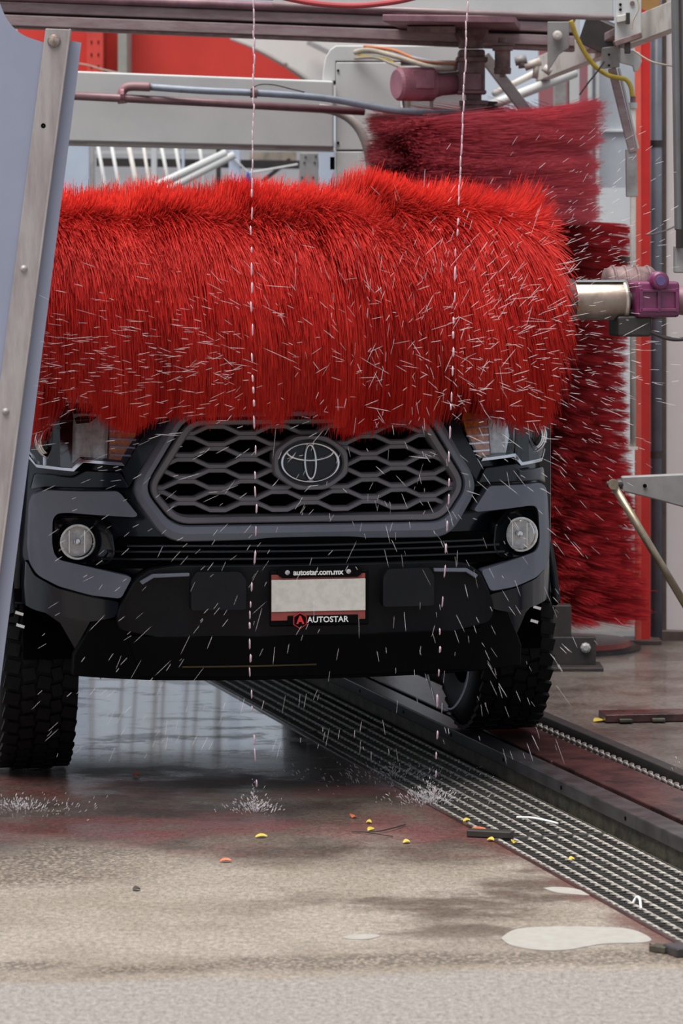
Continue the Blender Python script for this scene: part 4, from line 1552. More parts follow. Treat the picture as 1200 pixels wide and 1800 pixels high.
P_ = [W(672, 64, 14.75), W(905, 58, 14.85), W(915, 40, 15.5), W(712, 34, 15.5)]
pl_ = [Vector((p.x, p.y, Wd(800, 52).z)) for p in P_]
pl2 = [p + Vector((0, 0, 0.03)) for p in pl_]
MB().hexa(pl_ + pl2).build('mount_plate', m_purple, ud, True, 0.004)
MB().hexa([W(715, 56, 15.0), W(800, 58, 15.0), W(800, 58, 15.3), W(715, 56, 15.3), W(715, 46, 15.0), W(800, 46, 15.0), W(800, 46, 15.3), W(715, 46, 15.3)]).build('plate_rib', m_brown_steel, ud, True, 0.003)
zt2 = Wd(828, 52).z
GX = Wd(828, 0).x
def lz(py):
    return Wd(828, py).z
lathe_dir(MB(), (GX, gd, 0), (0, 0, 1), [(lz(85), 0.001), (lz(85), 0.055), (lz(72), 0.06), (lz(62), 0.075), (lz(50), 0.075)], 20).build('neck', m_brown_steel, ud, True)
gb = MB().box((GX, gd, (lz(88) + lz(165)) / 2), (0.115, 0.16, lz(88) - lz(165))).build('gearbox', m_brown_steel, ud, True, 0.012)
MB().box((GX - 0.005, gd - 0.085, (lz(130) + lz(160)) / 2), (0.09, 0.02, lz(130) - lz(160))).build('cover', m_purple, gb, True, 0.005)
MB().box((GX, gd - 0.02, lz(106)), (0.135, 0.17, 0.02)).build('flange', m_brown_steel, gb, True, 0.003)
MB().box((GX, gd - 0.02, lz(163)), (0.125, 0.15, 0.014)).build('flange', m_purple, gb, True, 0.003)
lathe_dir(MB(), (GX + 0.01, gd, 0), (0, 0, 1), [(lz(204), 0.001), (lz(204), 0.058), (lz(186), 0.058), (lz(184), 0.063), (lz(177), 0.063), (lz(176), 0.035), (lz(164), 0.035)], 28).build('bell_housing', m_brown_steel, ud, True)
# motor barrel pointing left
ma, mb_ = Wd(696, 148, -0.12), Wd(800, 148, 0.0)
ax_ = (mb_ - ma).normalized()
Lm = (mb_ - ma).length
mm = lathe_dir(MB(), ma, ax_, [(0, 0.001), (0, 0.062), (0.012, 0.072), (0.10, 0.074), (0.17, 0.074), (0.18, 0.062), (0.22, 0.05), (Lm, 0.045)], 28).build('motor', m_pink_motor, ud, True)
MB().box(ma + ax_ * 0.13 + Vector((0, -0.06, 0.018)), (0.10, 0.07, 0.085)).build('terminal_box', m_pink_motor, mm, True, 0.008)
for f_ in (0.06, 0.17):
    MB().tube([ma + ax_ * f_ + Vector((0, 0, -0.07)), ma + ax_ * f_ + Vector((0, 0, -0.10))], 0.008, 8).build('foot_bolt', m_cable_b, mm, True)
MB().beam(ma + ax_ * 0.2 + Vector((0, -0.05, 0.04)), ma + ax_ * 0.36 + Vector((0, -0.08, 0.05)), 0.008, 0.008).build('lever', m_dark_steel, mm, True)

# filter cup
fc = thing('filter_cup', 'stained cylindrical filter cup hanging beside the purple gearbox', 'filter', (W(883, 0, 15.2).x, 15.2, 0), 0)
z_ = lambda py: W(0, py, 15.2).z
cx0 = W(883, 0, 15.2).x
lathe_dir(MB(), (0, 0, 0), (0, 0, 1), [(z_(130), 0.001), (z_(130), 0.036), (z_(120), 0.038), (z_(119), 0.034), (z_(90), 0.034), (z_(89), 0.044), (z_(82), 0.044), (z_(80), 0.02), (z_(66), 0.018)], 24).build('cup', m_brown_steel, fc)
lathe_dir(MB(), (0, 0, 0), (0, 0, 1), [(z_(136), 0.001), (z_(136), 0.012), (z_(130), 0.012)], 12).build('drain_plug', m_rust, fc)
MB().box((-0.02, 0, z_(78)), (0.14, 0.06, 0.012)).build('bracket', m_brown_steel, fc, bevel=0.002)

# cable bundle between column and gearbox
for i, (mat, r_, pts) in enumerate((
        (m_cable_b, 0.013, [(624, 92), (650, 88), (700, 100), (760, 118), (802, 119)]),
        (m_cable_o, 0.007, [(640, 82), (690, 88), (740, 106), (804, 112)]),
        (m_cable_b, 0.008, [(624, 102), (660, 101), (690, 112), (725, 124), (806, 130)]),
        (m_hose, 0.006, [(630, 92), (690, 94), (750, 106), (800, 112)]),
        (m_yellow_hose, 0.006, [(630, 97), (680, 104), (700, 118), (730, 130), (806, 138)]))):
    o = MB().tube(bez([W(x, y, 15.98 - 0.56 * (x - 624) / 180) for x, y in pts], 7), r_, 8).build('cable', mat, None, smooth=True)
    tag(o, ['thick beige cable running from the white column to the purple gearbox', 'orange cable above the pink motor', 'lower beige cable curling behind the pink motor',
            'thin blue grey cable, topmost of the bundle at the white column', 'thin yellow cable at the mouth of the white column'][i], 'cable', 'cables between column and gearbox')

# diagonal grey strut right of the gearbox
o = MB().beam(W(850, 98, 15.7), W(945, 222, 15.7), 0.05, 0.062, up=(0, 1, 0)).build('diagonal_strut', m_grey_steel, None, False, 0.004)
tag(o, 'grey square strut sloping down right of the purple gearbox', 'strut')
a, b_ = W(812, 205, 16.3), W(1010, 128, 16.6)
o = MB().tube([a, b_], 0.024, 12).build('spray_pipe', m_white_steel, None, smooth=True)
tag(o, 'white pipe rising to the right behind the grey strut', 'pipe')
o = MB().tube([W(868, 165, 16.4), W(1000, 98, 16.7)], 0.016, 10).build('spray_pipe', m_cream_steel, None, smooth=True)
tag(o, 'thinner stained pipe above the white rising pipe', 'pipe')
va = thing('valve', 'small stained brass valve cluster between filter cup and carriage', 'valve', (W(930, 0, 16.0).x, 16.0, 0), 0)
for (x0, y0, x1, y1, r_) in ((905, 108, 925, 104, 0.022), (915, 98, 918, 120, 0.018), (922, 118, 950, 108, 0.02), (944, 104, 940, 138, 0.014), (955, 118, 968, 128, 0.018)):
    MB().tube([W(x0, y0, 16.0), W(x1, y1, 16.0)], r_, 10).build('fitting', m_arm if x0 < 920 else m_cream_steel, va, True, smooth=True)

# ------------------------------------------------------------------ white arch frame: beam, column, pipes
wb = thing('arch_beam', 'wide white box beam crossing behind the red roller', 'beam', W(360, 0, 15.6), 0)
wb.location.z = 0
a0, a1, b0, b1 = W(-40, 118, 15.5), W(-40, 245, 15.5), W(586, 142, 15.95), W(586, 260, 15.95)
k = Vector((0, 0.34, 0))
MB().hexa([a1, b1, b1 + k, a1 + k, a0, b0, b0 + k, a0 + k]).build('box', m_white_steel, wb, True, 0.01)
e = Vector((0, 0, -0.004))
MB().hexa([a1 + e * 3 + Vector((0, 0.03, 0)), b1 + e * 3 + Vector((0, 0.03, 0)), b1 + k + e * 3, a1 + k + e * 3, a1 + Vector((0, 0.03, 0)), b1 + Vector((0, 0.03, 0)), b1 + k, a1 + k]).build('underside_strip', m_cream_steel, wb, True)
wc = thing('arch_column', 'white sheet metal arch column with rounded shoulder behind the red roller', 'column', W(640, 0, 16.0), 0)
wc.location.z = 0


def slab(name, pts_px, d, depth, mat, parent, bevel=0.006):
    n = len(pts_px)
    mbb = MB()
    fr = [W(x, y, d) for x, y in pts_px]
    mbb.v = fr + [p + Vector((0, depth, 0)) for p in fr]
    mbb.f = [tuple(range(n)), tuple(reversed(range(n, 2 * n)))] + [(i, i + n, (i + 1) % n + n, (i + 1) % n) for i in range(n)]
    me = bpy.data.meshes.new(name)
    v = mbb.v
    if parent is not None:
        inv_ = frame_of(parent).inverted()
        v = [inv_ @ p for p in v]
    me.from_pydata([tuple(p) for p in v], [], mbb.f)
    bm = bmesh.new()
    bm.from_mesh(me)
    bmesh.ops.recalc_face_normals(bm, faces=bm.faces[:])
    bm.to_mesh(me)
    bm.free()
    return link(name, me, mat, parent, bevel)


arc = [(590 - 26 * math.sin(a), 140 - 60 * math.cos(a) * 1.0 + 0) for a in [PI / 2 * i / 8 for i in range(8, -1, -1)]]
slab('shoulder', [(566, 143), (568, 120), (572, 100), (580, 87), (590, 80), (840, 80), (840, 108), (590, 108), (590, 143)], 16.0, 0.45, m_white_steel, wc)
slab('upper_cover', [(590, 109), (705, 109), (700, 150), (712, 264), (590, 264)], 16.0, 0.4, m_white_steel, wc)
fz_ = (1135 - 265)
yb_ = HOR + CAM_H * F_PX / 16.0
slab('lower_cover', [(590, 266), (690, 266), (690, yb_), (590, yb_)], 16.0, 0.4, m_white_steel, wc)
slab('upper_cover', [(700, 124), (840, 124), (840, 190), (712, 200)], 16.1, 0.3, m_white_steel, wc)
for px, py in ((594, 124), (594, 251)):
    lathe_dir(MB(), W(px, py, 15.995), (0, -1, 0), [(-0.004, 0.006), (0.004, 0.006), (0.004, 0.001)], 10).build('rivet', m_void, wc, True)
slab('vent_slot', [(580, 276), (588, 276), (588, 298), (580, 298)], 15.99, 0.02, m_void, wc, 0)
for i, pts in enumerate(([(560, 190), (590, 196), (618, 212), (638, 240), (650, 285), (652, 340)], [(690, 198), (720, 204), (742, 222), (760, 255), (768, 300)])):
    o = MB().tube(bez([W(x, y, 15.75) for x, y in pts], 7), 0.02, 12).build('spray_hoop', M('taupe_pipe', (0.36, 0.33, 0.31), 0.5), None, smooth=True)
    tag(o, ['curved taupe spray pipe bending down the white column', 'curved taupe spray pipe right of the white column above the hanging brush'][i], 'pipe', 'curved spray pipes')
o = MB().tube([W(60, 165, 15.3), W(380, 181, 15.5), W(640, 196, 15.65)], 0.0185, 14).build('supply_pipe', M('plum_pipe', (0.22, 0.13, 0.14), 0.4, 0.2, col2=(0.17, 0.085, 0.10), scale=8), None, smooth=True)
tag(o, 'straight plum coloured pipe in front of the white beam', 'pipe')
hs = thing('supply_hose', 'blue grey hose lying along the plum pipe with a pink elbow', 'hose', W(360, 0, 15.4), 0)
hs.location.z = 0
MB().tube(bez([W(x, y, 15.42) for x, y in ((262, 153), (350, 159), (440, 163), (520, 168), (580, 174), (640, 185), (700, 195), (760, 199), (812, 200))], 5), 0.0155, 12).build('hose', m_hose, hs, True, smooth=True)
MB().tube(bez([W(x, y, 15.40) for x, y in ((215, 182), (214, 164), (220, 155), (232, 152), (264, 153))], 6), 0.020, 12).build('elbow', M('pink_elbow', (0.30, 0.16, 0.17), 0.5), hs, True, smooth=True)
MB().tube([W(212, 166, 15.38), W(218, 166, 15.38)], 0.026, 10).build('collar', m_pink_motor, hs, True)
MB().tube([W(440, 163, 15.41), W(452, 164, 15.41)], 0.022, 10).build('clip', m_brown_steel, hs, True)
o = MB().tube(bez([W(x, y, 15.38) for x, y in ((440, 158), (455, 149), (480, 149), (510, 156), (535, 162))], 6), 0.003, 6).build('thin_cable', m_cable_k, None, smooth=True)
tag(o, 'thin dark cable looping over the blue grey hose', 'cable')

# ------------------------------------------------------------------ background at upper left
slab('red_wall', [(30, 20), (404, 20), (404, 70), (430, 80), (468, 100), (505, 122), (530, 140), (530, 230), (30, 230)], 22.0, 0.05, m_red_wall, None, 0)
tag(bpy.data.objects['red_wall'], 'red sheet wall seen above the white beam at upper left', 'wall', kind='structure')
rp = thing('perforated_post', 'red perforated upright against the red wall at upper left', 'post', (W(170, 0, 21.8).x, 21.8, 0), 0)
x0, x1 = W(155, 0, 21.8).x, W(184, 0, 21.8).x
MB().box((0, 0, 2.95), (x1 - x0, 0.3, 0.8)).build('upright', M('light_red_paint', (0.72, 0.07, 0.05), 0.5), rp, bevel=0.004)
for px in (163, 175):
    for py in (76, 98, 119):
        c = W(px, py, 21.76)
        MB().box((c.x - rp.location.x, -0.151, c.z), (0.008, 0.006, 0.02)).build('slot', m_void, rp)
o = MB().box((W(215, 0, 21.5).x, 21.75, 2.95), (0.055, 0.5, 0.8)).build('grey_post', M('olive_grey_post', (0.33, 0.33, 0.29), 0.6), None, bevel=0.004)
tag(o, 'olive grey upright post in front of the red wall', 'post')
o = MB().tube(bez([W(x, y, 21.49) for x, y in ((60, 105), (140, 112), (180, 122), (215, 130))], 5), 0.005, 6).build('loose_wire', m_cable_b, None)
tag(o, 'loose beige wire hanging across the red wall', 'wire')
# white arched canopy beyond
cn = thing('canopy', 'white arched canopy roof with grey edge trim at top centre', 'canopy', (W(500, 0, 23).x, 23, 0), 0)
edge = bez([Vector((396, 66, 0)), Vector((440, 82, 0)), Vector((490, 108, 0)), Vector((535, 137, 0)), Vector((600, 190, 0))], 6)
slab('canopy_skin', [(p.x, p.y) for p in edge] + [(760, 190), (760, 20), (396, 20)], 23.0, 1.5, m_canopy, cn, 0)
MB().tube([W(p.x, p.y, 22.9) for p in edge], 0.022, 8).build('edge_trim', M('taupe_trim', (0.36, 0.34, 0.32), 0.5), cn, True)
for px_ in (610, 740):
    c_ = W(px_, 0, 23.3)
    MB().box((c_.x, 23.3, 1.4), (0.08, 0.08, 2.8)).build('canopy_post', m_grey_steel, cn, True)
MB().beam(W(540, 74, 22.9), W(585, 96, 22.9), 0.03, 0.05, up=(0, 1, 0)).build('cross_rib', m_grey_steel, cn, True)
MB().beam(W(468, 136, 22.8), W(505, 112, 22.8), 0.02, 0.03, up=(0, 1, 0)).build('brace', m_brown_steel, cn, True)

# far wall and pipework seen between beam and roller
fw = MB().hexa([(-12, 60, 0), (3, 60, 0), (3, 60.4, 0), (-12, 60.4, 0), (-12, 60, 3.35), (3, 60, 3.35), (3, 60.4, 3.35), (-12, 60.4, 3.35)]).build('wall_back', m_grey_wall)
tag(fw, 'grey far wall seen below the white beam', 'wall', kind='structure')
slab('blue_partition', [(90, 240), (157, 240), (157, 1032), (90, 1032)], 18.5, 0.05, m_pale_blue, None)
tag(bpy.data.objects['blue_partition'], 'wide pale blue upright partition between guard sheet and far pipes', 'partition')
slab('blue_partition', [(560, 262), (588, 262), (588, 1088), (560, 1088)], 17.0, 0.05, m_pale_blue, None)
tag(bpy.data.objects['blue_partition.001'], 'narrow pale blue upright partition beside the white column', 'partition')
tapered = slab('drilled_post', [(527, 268), (559, 268), (562, 960), (500, 960)], 20.9, 0.08, m_arm, None)
tag(tapered, 'grey drilled tapering post beside the white column', 'post')
for px, py in ((537, 276), (555, 275), (535, 286), (553, 286), (531, 312), (550, 312)):
    lathe_dir(MB(), W(px, py, 20.895), (0, -1, 0), [(-0.003, 0.006), (0.003, 0.006), (0.003, 0.001)], 8).build('hole', m_void, tapered)
for i, (x0, y0, x1, y1, r_, lab) in enumerate((
        (172, 256, 188, 345, 0.010, 'leftmost slanting white pipe below the beam'),
        (196, 256, 212, 345, 0.010, 'second slanting white pipe from the blue panel'),
        (226, 256, 245, 350, 0.013, 'stout slanting tan pipe, third from the blue panel'),
        (252, 256, 266, 350, 0.009, 'fourth slanting pipe from the blue panel'),
        (283, 256, 298, 330, 0.010, 'fifth slanting white pipe from the blue panel'),
        (308, 256, 320, 325, 0.010, 'sixth slanting white pipe from the blue panel'),
        (350, 256, 357, 300, 0.010, 'short white pipe at the right end of the slanting row'))):
    o = MB().tube([W(x0, y0, 20.0), W(x1, y1, 20.0), W(x1 + (x1 - x0) * 0.35 * (985 - y1) / (y1 - y0), 985, 20.0)], r_, 8).build('leaning_pipe', m_cream_steel if i in (2, 3) else m_white_steel, None, smooth=True)
    tag(o, lab, 'pipe', 'slanting pipes below the white beam')
for i, (x0, y0, x1, y1, lab) in enumerate(((262, 332, 398, 268, 'upper pale pipe of the sloping pair left of the blue cloth'), (280, 340, 412, 272, 'lower pale pipe of the sloping pair left of the blue cloth'))):
    o = MB().tube([W(x0 - 2 * (x1 - x0), y0 + 2 * (y0 - y1), 19.4), W(x1, y1, 19.4)], 0.022, 10).build('sloping_pipe', m_white_steel, None, smooth=True)
    tag(o, lab, 'pipe', 'sloping pipe pair')
rack = thing('pipe_rack', 'grey and blue steel rack with a tan board behind the roller', 'rack', (W(300, 0, 21).x, 21, 0), 0)
for i, (x, wpx, mat, lab) in enumerate(((162, 8, m_grey_steel, 'grey upright bar next to the pale blue panel'), (271, 10, m_pale_wall, 'pale grey upright between the slanting pipes'),
                                        (322, 5, m_pale_blue, 'thin pale upright left of the sloping pipe pair'), (384, 8, m_dark_steel, 'dark upright left of the blue cloth'), (412, 20, m_pale_blue, 'light blue upright carrying the blue cloth'))):
    ww = wpx / F_PX * 21
    o = MB().box((W(x, 0, 21).x, 21, 1.28), (ww, 0.05, 2.56)).build('rack_post', mat, rack, True, bevel=0.004)
o = MB().beam(W(170, 285, 21.2), W(560, 290, 21.2), 0.05, 0.05).build('rack_bar', m_dark_steel, rack, True)
o = MB().beam(W(160, 268, 21.3), W(400, 268, 21.3), 0.05, 0.02).build('rack_bar', m_white_steel, rack, True)
o = MB().beam(W(440, 282, 22), W(520, 282, 22), 0.3, 0.10).build('shelf_board', M('tan_board', (0.42, 0.34, 0.25), 0.7, col2=(0.16, 0.15, 0.14), scale=6), rack, True)
o = MB().beam(W(460, 320, 21.5), W(510, 280, 21.5), 0.02, 0.025).build('rack_brace', m_dark_steel, rack, True)
o = MB().tube([W(402, 270, 20.96), W(437, 304, 20.96), W(523, 289, 20.96)], 0.006, 8).build('tie_rope', m_white_steel, None)
tag(o, 'white rope stretched in a V across the gap below the beam', 'rope')
mbb = MB()
nn = 10
for j in range(8):
    for i in range(nn):
        t_ = j / 7
        x, y = 436 + (i / (nn - 1) - 0.5) * (4 + 26 * t_), 302 + 50 * t_
        p = W(x, y, 20.94)
        mbb.v.append(p + Vector((0, 0.03 * math.sin(i * 1.9 + j * 0.4), 0)))
for j in range(7):
    for i in range(nn - 1):
        q = j * nn + i
        mbb.f.append((q, q + 1, q + nn + 1, q + nn))
o = mbb.build('blue_cloth', M('blue_cloth', (0.05, 0.18, 0.55), 0.7, col2=(0.03, 0.10, 0.38)), None, smooth=True)
o.modifiers.new('thickness', 'SOLIDIFY').thickness = 0.004
tag(o, 'bright blue cloth hanging from the white rope above the roller', 'cloth')

# ------------------------------------------------------------------ right side: posts, glazing, carriage hardware
gw = thing('side_glazing', 'frosted pinkish glass wall with brown frame at the right edge', 'glass wall', G(1190, 1125), 0)
xg0, dg_ = 1169, gw.location.y
yb = 1112
slab('pane', [(1167, -60), (1420, -60), (1420, yb), (1167, yb)], dg_, 0.012, m_glass_pink, gw, 0)
slab('sill', [(1160, yb - 4), (1420, yb + 4), (1420, yb + 30), (1160, yb + 23)], dg_ - 0.04, 0.10, m_frame_brown, gw, 0.006)
slab('frame_stile', [(1162, -60), (1171, -60), (1171, 1130), (1162, 1130)], dg_ - 0.03, 0.06, m_frame_brown, gw, 0.004)
slab('cream_bead', [(1158, -60), (1162.5, -60), (1162.5, 1130), (1158, 1130)], dg_ - 0.02, 0.05, m_cream_steel, gw, 0.002)
q = G(1154, 1128)
o = lathe_dir(MB(), (q.x, q.y + 0.03, 0), (0, 0, 1), [(0, 0.001), (0, 0.027), (3.4, 0.027), (3.4, 0.001)], 20).build('drain_pipe', m_pvc, None, smooth=True)
dp = o
tag(o, 'dark grey plastic drain pipe beside the red post', 'pipe')
for py in (258, 560, 806):
    z = CAM_H + (HOR - py) / F_PX * q.y
    lathe_dir(MB(), (q.x, q.y + 0.03, z), (0, 0, 1), [(0, 0.028), (0.0, 0.030), (0.03, 0.030), (0.03, 0.028)], 20).build('clamp', m_dark_steel, dp)
q = G(1130, 1132)
xl, xr = W(1118, 0, q.y).x, W(1143, 0, q.y).x
rpst = thing('red_post', 'tall bright red square post beside the grey drain pipe', 'post', (q.x, q.y, 0), 0)
xc = (xl + xr) / 2 - q.x
MB().box((xc, 0.05, 1.6), (xr - xl, 0.08, 3.2), None).build('post', m_red_post, rpst, bevel=0.003)
MB().box((xl - q.x + 0.008, 0.006, 1.6), (0.028, 0.012, 3.2)).build('left_face_strip', M('lighter_orange_red', (0.78, 0.13, 0.09), 0.4), rpst, bevel=0.002)  # lighter orange red along the left face of the post
MB().box((xc, 0.05, 0.01), (0.16, 0.18, 0.02)).build('base_plate', m_frame_brown, rpst, bevel=0.003)
# pale wall behind the right side
o = MB().box((W(1070, 0, 19.5).x, 19.5, 1.07), (0.9, 0.1, 2.14)).build('wall_right', m_pale_wall)
tag(o, 'pale grey wall behind the side brush', 'wall', kind='structure')
o = slab('window_1', [(1052, 40), (1119, 40), (1119, 330), (1052, 330)], 18.6, 0.02, M('pale_glazing', (0.50, 0.53, 0.57), 0.15, col2=(0.40, 0.43, 0.47), scale=2.5), None, 0)
tag(o, 'pale glazed window behind the white standpipe', 'window', kind='structure')
slab('window_frame', [(1034, 60), (1053, 60), (1053, 380), (1034, 380)], 18.5, 0.06, m_white_steel, o, 0.004)
slab('window_mullion', [(1041, 60), (1046, 60), (1046, 380), (1041, 380)], 18.49, 0.03, m_pvc, o, 0.002)
slab('window_bar', [(1052, 228), (1119, 228), (1119, 232), (1052, 232)], 18.58, 0.03, m_pale_wall, o, 0.002)
for i, (x0, x1, mat, lab) in enumerate(((973, 994, m_grey_steel, 'grey steel upright right of the diagonal strut'), (999, 1017, m_white_steel, 'pale steel upright next to the window frame'))):
    a = W((x0 + x1) / 2, 0, 17.3)
    o = MB().box((a.x, 17.3, 1.55), ((x1 - x0) / F_PX * 17.3, 0.12, 3.1)).build('steel_upright', mat, None, bevel=0.005)
    tag(o, lab, 'post', 'steel uprights behind the hanging brush')
o = MB().box((W(1015, 0, 20).x, 20.2, 2.55), (0.42, 0.05, 0.75)).box((W(1015, 0, 20).x, 20.24, 1.1), (0.06, 0.05, 2.2)).build('red_banner', M('dusty_red_banner', (0.34, 0.10, 0.11), 0.7, col2=(0.25, 0.12, 0.14)), None)
o.location.z = 0
tag(o, 'dusty red sign board far behind the steel uprights', 'sign board')
o = MB().box((W(905, 0, 24).x, 24.0, 1.3), (1.1, 0.2, 2.6)).build('far_shed', m_grey_wall, None)
tag(o, 'grey shed far behind the hanging brush', 'shed')

# overhead channel running away from the viewer at right
ch = thing('side_rail', 'stained white channel rail running back at upper right', 'rail', W(1080, 0, 15.0), 0)
ch.location.z = 0
MB().beam(W(950, 122, 16.6), W(1215, 16, 13.9), 0.05, 0.115).build('channel', m_cream_steel, ch, True, 0.004)
MB().beam(W(1035, 86, 15.4), W(1100, 52, 14.6), 0.06, 0.04).build('slide_bar', m_mauve_rail, ch, True, 0.008)
MB().beam(W(1030, 50, 15.0), W(1085, 75, 14.9), 0.06, 0.13, up=(0, 0, 1)).build('slide_block', m_dark_steel, ch, True, 0.005)
slab('end_plate', [(962, 38), (1000, 38), (1000, 84), (982, 96), (962, 128)], 15.1, 0.012, m_arm, ch, 0.003)
MB().lathe(W(979, 62, 15.08), (0, -1, 0), [(-0.01, 0.02), (0.02, 0.02), (0.024, 0.01)], 14).build('roller', m_cream_steel, ch, True)
# carriage plate with holes
cp = thing('carriage_plate', 'pale drilled carriage plate at the right end of the box beam', 'plate', (W(1100, 0, 14.4).x, 14.4, 0), 0)
slab('plate', [(1081, -50), (1127, -50), (1127, 58), (1112, 66), (1081, 72)], 14.40, 0.03, m_white_steel, cp, 0.004)
for px, py, r_ in ((1090, 8, 0.006), (1090, 17, 0.006), (1111, 6, 0.010)):
    lathe_dir(MB(), W(px, py, 14.395), (0, -1, 0), [(-0.003, r_), (0.002, r_), (0.002, 0.001)], 10).build('hole', m_void if r_ < 0.01 else m_brown_steel, cp, True)
slab('switch_block', [(1084, 28), (1104, 24), (1104, 36), (1084, 40)], 14.36, 0.04, m_cream_steel, cp, 0.003)
slab('sensor', [(1100, 22), (1107, 22), (1107, 42), (1100, 42)], 14.35, 0.03, m_dark_steel, cp, 0.003)
slab('bracket', [(1078, 72), (1127, 56), (1129, 66), (1082, 82)], 14.35, 0.06, m_brown_steel, cp, 0.004)
slab('sensor', [(1098, 76), (1108, 74), (1108, 94), (1098, 94)], 14.36, 0.03, m_dark_steel, cp, 0.003)
MB().tube(bez([W(1118, -10, 14.34), W(1122, 14, 14.34), W(1112, 36, 14.34), W(1110, 52, 14.34)], 6), 0.004, 6).build('wire', m_cable_b, cp, True)
lathe_dir(MB(), W(1140, 0, 14.6), (0.2, 1, 0), [(0, 0.001), (0, 0.045), (0.06, 0.045), (0.06, 0.001)], 20).build('pulley', M('amber_pulley', (0.30, 0.16, 0.05), 0.4), cp, True)
# pivot bracket, strut, standpipe
pv = thing('pivot_strut', 'mauve swing strut hanging from a pivot bracket at upper right', 'strut', (W(1095, 0, 14.8).x, 14.8, 0), 0)
slab('pivot_plate', [(1058, 84), (1087, 80), (1089, 118), (1056, 121)], 14.80, 0.02, m_arm, pv, 0.003)
for px, py in ((1070, 96), (1070, 115)):
    lathe_dir(MB(), W(px, py, 14.795), (0, -1, 0), [(-0.003, 0.005), (0.002, 0.005), (0.002, 0.001)], 10).build('hole', m_void, pv, True)
MB().beam(W(1075, 120, 14.83), W(1112, 268, 14.83), 0.034, 0.03, up=(0, 1, 0)).build('strut', m_mauve_rail, pv, True, 0.003)
MB().beam(W(1087, 120, 14.84), W(1121, 262, 14.84), 0.010, 0.03, up=(0, 1, 0)).build('strut_flange', m_white_steel, pv, True, 0.002)
slab('foot_plate', [(1100, 262), (1119, 260), (1121, 346), (1101, 346)], 14.82, 0.05, m_grey_steel, pv, 0.004)
slab('tail_plate', [(1089, 84), (1124, 92), (1128, 108), (1120, 126), (1114, 126), (1112, 116), (1089, 110)], 14.9, 0.03, m_white_steel, pv, 0.004)
sp = thing('standpipe', 'cream white standpipe hanging beside the red post', 'pipe', (W(1112, 0, 15.0).x, 15.0, 0), 0)
z0, z1 = W(0, 790, 15.0).z, W(0, 182, 15.0).z
MB().tube([(0, 0, z0), (0, 0, z1)], 0.0125, 12).build('pipe', m_cream_steel, sp, smooth=True)
MB().tube([(0, 0, z1 - 0.02), (0, 0, z1 + 0.004)], 0.018, 12).build('socket', m_white_steel, sp)
MB().tube([(0, 0, z1), (0, 0, z1 + 0.03)], 0.012, 10).build('nipple', m_brown_steel, sp)
MB().beam((0, 0, 1.75), (0.02, 0.95, 1.75), 0.02, 0.03).build('hanger_arm', m_grey_steel, sp)
MB().beam((-0.02, 0, z0 + 0.005), (0.02, 0, z0 + 0.005), 0.03, 0.012).build('end_cap', m_cream_steel, sp)
o = MB().tube(bez([W(x, y, 14.78) for x, y in ((1003, 36), (1012, 62), (1026, 90), (1045, 116), (1068, 132), (1088, 137), (1100, 140), (1108, 152), (1111, 170))], 6), 0.010, 10).build('air_hose', m_yellow_hose, None, smooth=True)
tag(o, 'yellow hose curving down to the cream standpipe', 'hose')
o = MB().tube(bez([W(x, y, 14.75) for x, y in ((1062, 108), (1050, 125), (1034, 145), (1018, 167))], 4), 0.004, 6).build('thin_cable', m_cable_k, None)
tag(o, 'short dark cable trailing below the slide bar at upper right', 'cable')
o = MB().tube(bez([W(x, y, 14.3) for x, y in ((1112, 88), (1128, 99), (1150, 110), (1190, 117), (1215, 117))], 5), 0.004, 6).build('thin_cable', m_cable_b, None)
tag(o, 'pale wire running across the top of the red post to the right edge', 'wire')
o = MB().tube(bez([W(x, y, 15.9) for x, y in ((1134, 412), (1150, 411), (1175, 403), (1210, 385))], 5), 0.004, 6).build('thin_cable', m_cable_k, None)
tag(o, 'thin dark wire tied across the drain pipe at mid height', 'wire')
# dark mast at the right edge
q = W(1196, 0, 13.2)
ms = thing('edge_mast', 'grey steel mast cut by the right edge at the top', 'post', (q.x, 13.2, 0), 0)
a, b_ = W(1184, -60, 13.2), W(1192, 405, 13.2)
slab('mast', [(1183, -60), (1222, -60), (1222, 405), (1190, 405)], 13.2, 0.12, M('slate_steel', (0.16, 0.16, 0.165), 0.5), ms, 0.006)
slab('mast_groove', [(1192, -60), (1196, -60), (1202, 405), (1198, 405)], 13.19, 0.02, m_dark_steel, ms, 0.001)
slab('limit_box', [(1186, 432), (1222, 424), (1222, 480), (1186, 480)], 13.6, 0.08, m_grey_steel, ms, 0.006)
slab('hanger', [(1196, 400), (1204, 400), (1204, 436), (1196, 436)], 13.4, 0.2, m_dark_steel, ms, 0.002)

# support arm and rod at right
ar = thing('swing_boom', 'grey tapered cast boom reaching in from the right edge', 'boom', (W(1150, 0, 12.9).x, 12.9, 0), 0)
slab('arm', [(1092, 838), (1230, 832), (1230, 900), (1150, 878), (1094, 864)], 12.9, 0.05, m_arm, ar, 0.006)
lathe_dir(MB(), W(1133, 854, 12.895), (0, -1, 0), [(-0.004, 0.007), (0.003, 0.007), (0.003, 0.001)], 12).build('hole', m_void, ar, True)
lathe_dir(MB(), W(1066, 851, 12.92), (1, 0, 0), [(0, 0.001), (0, 0.011), (0.018, 0.011), (0.018, 0.017), (0.035, 0.017), (0.04, 0.02), (0.06, 0.02)], 14).build('pivot_pin', m_dark_steel, ar, True)
rd = thing('support_rod', 'bronze coloured round rod sloping down from the cast boom', 'rod', (W(1150, 0, 12.85).x, 12.85, 0), 0)
MB().tube([W(1076, 850, 12.86), W(1216, 1083, 12.86)], 0.0145, 14).build('rod', m_rod, rd, True, smooth=True)
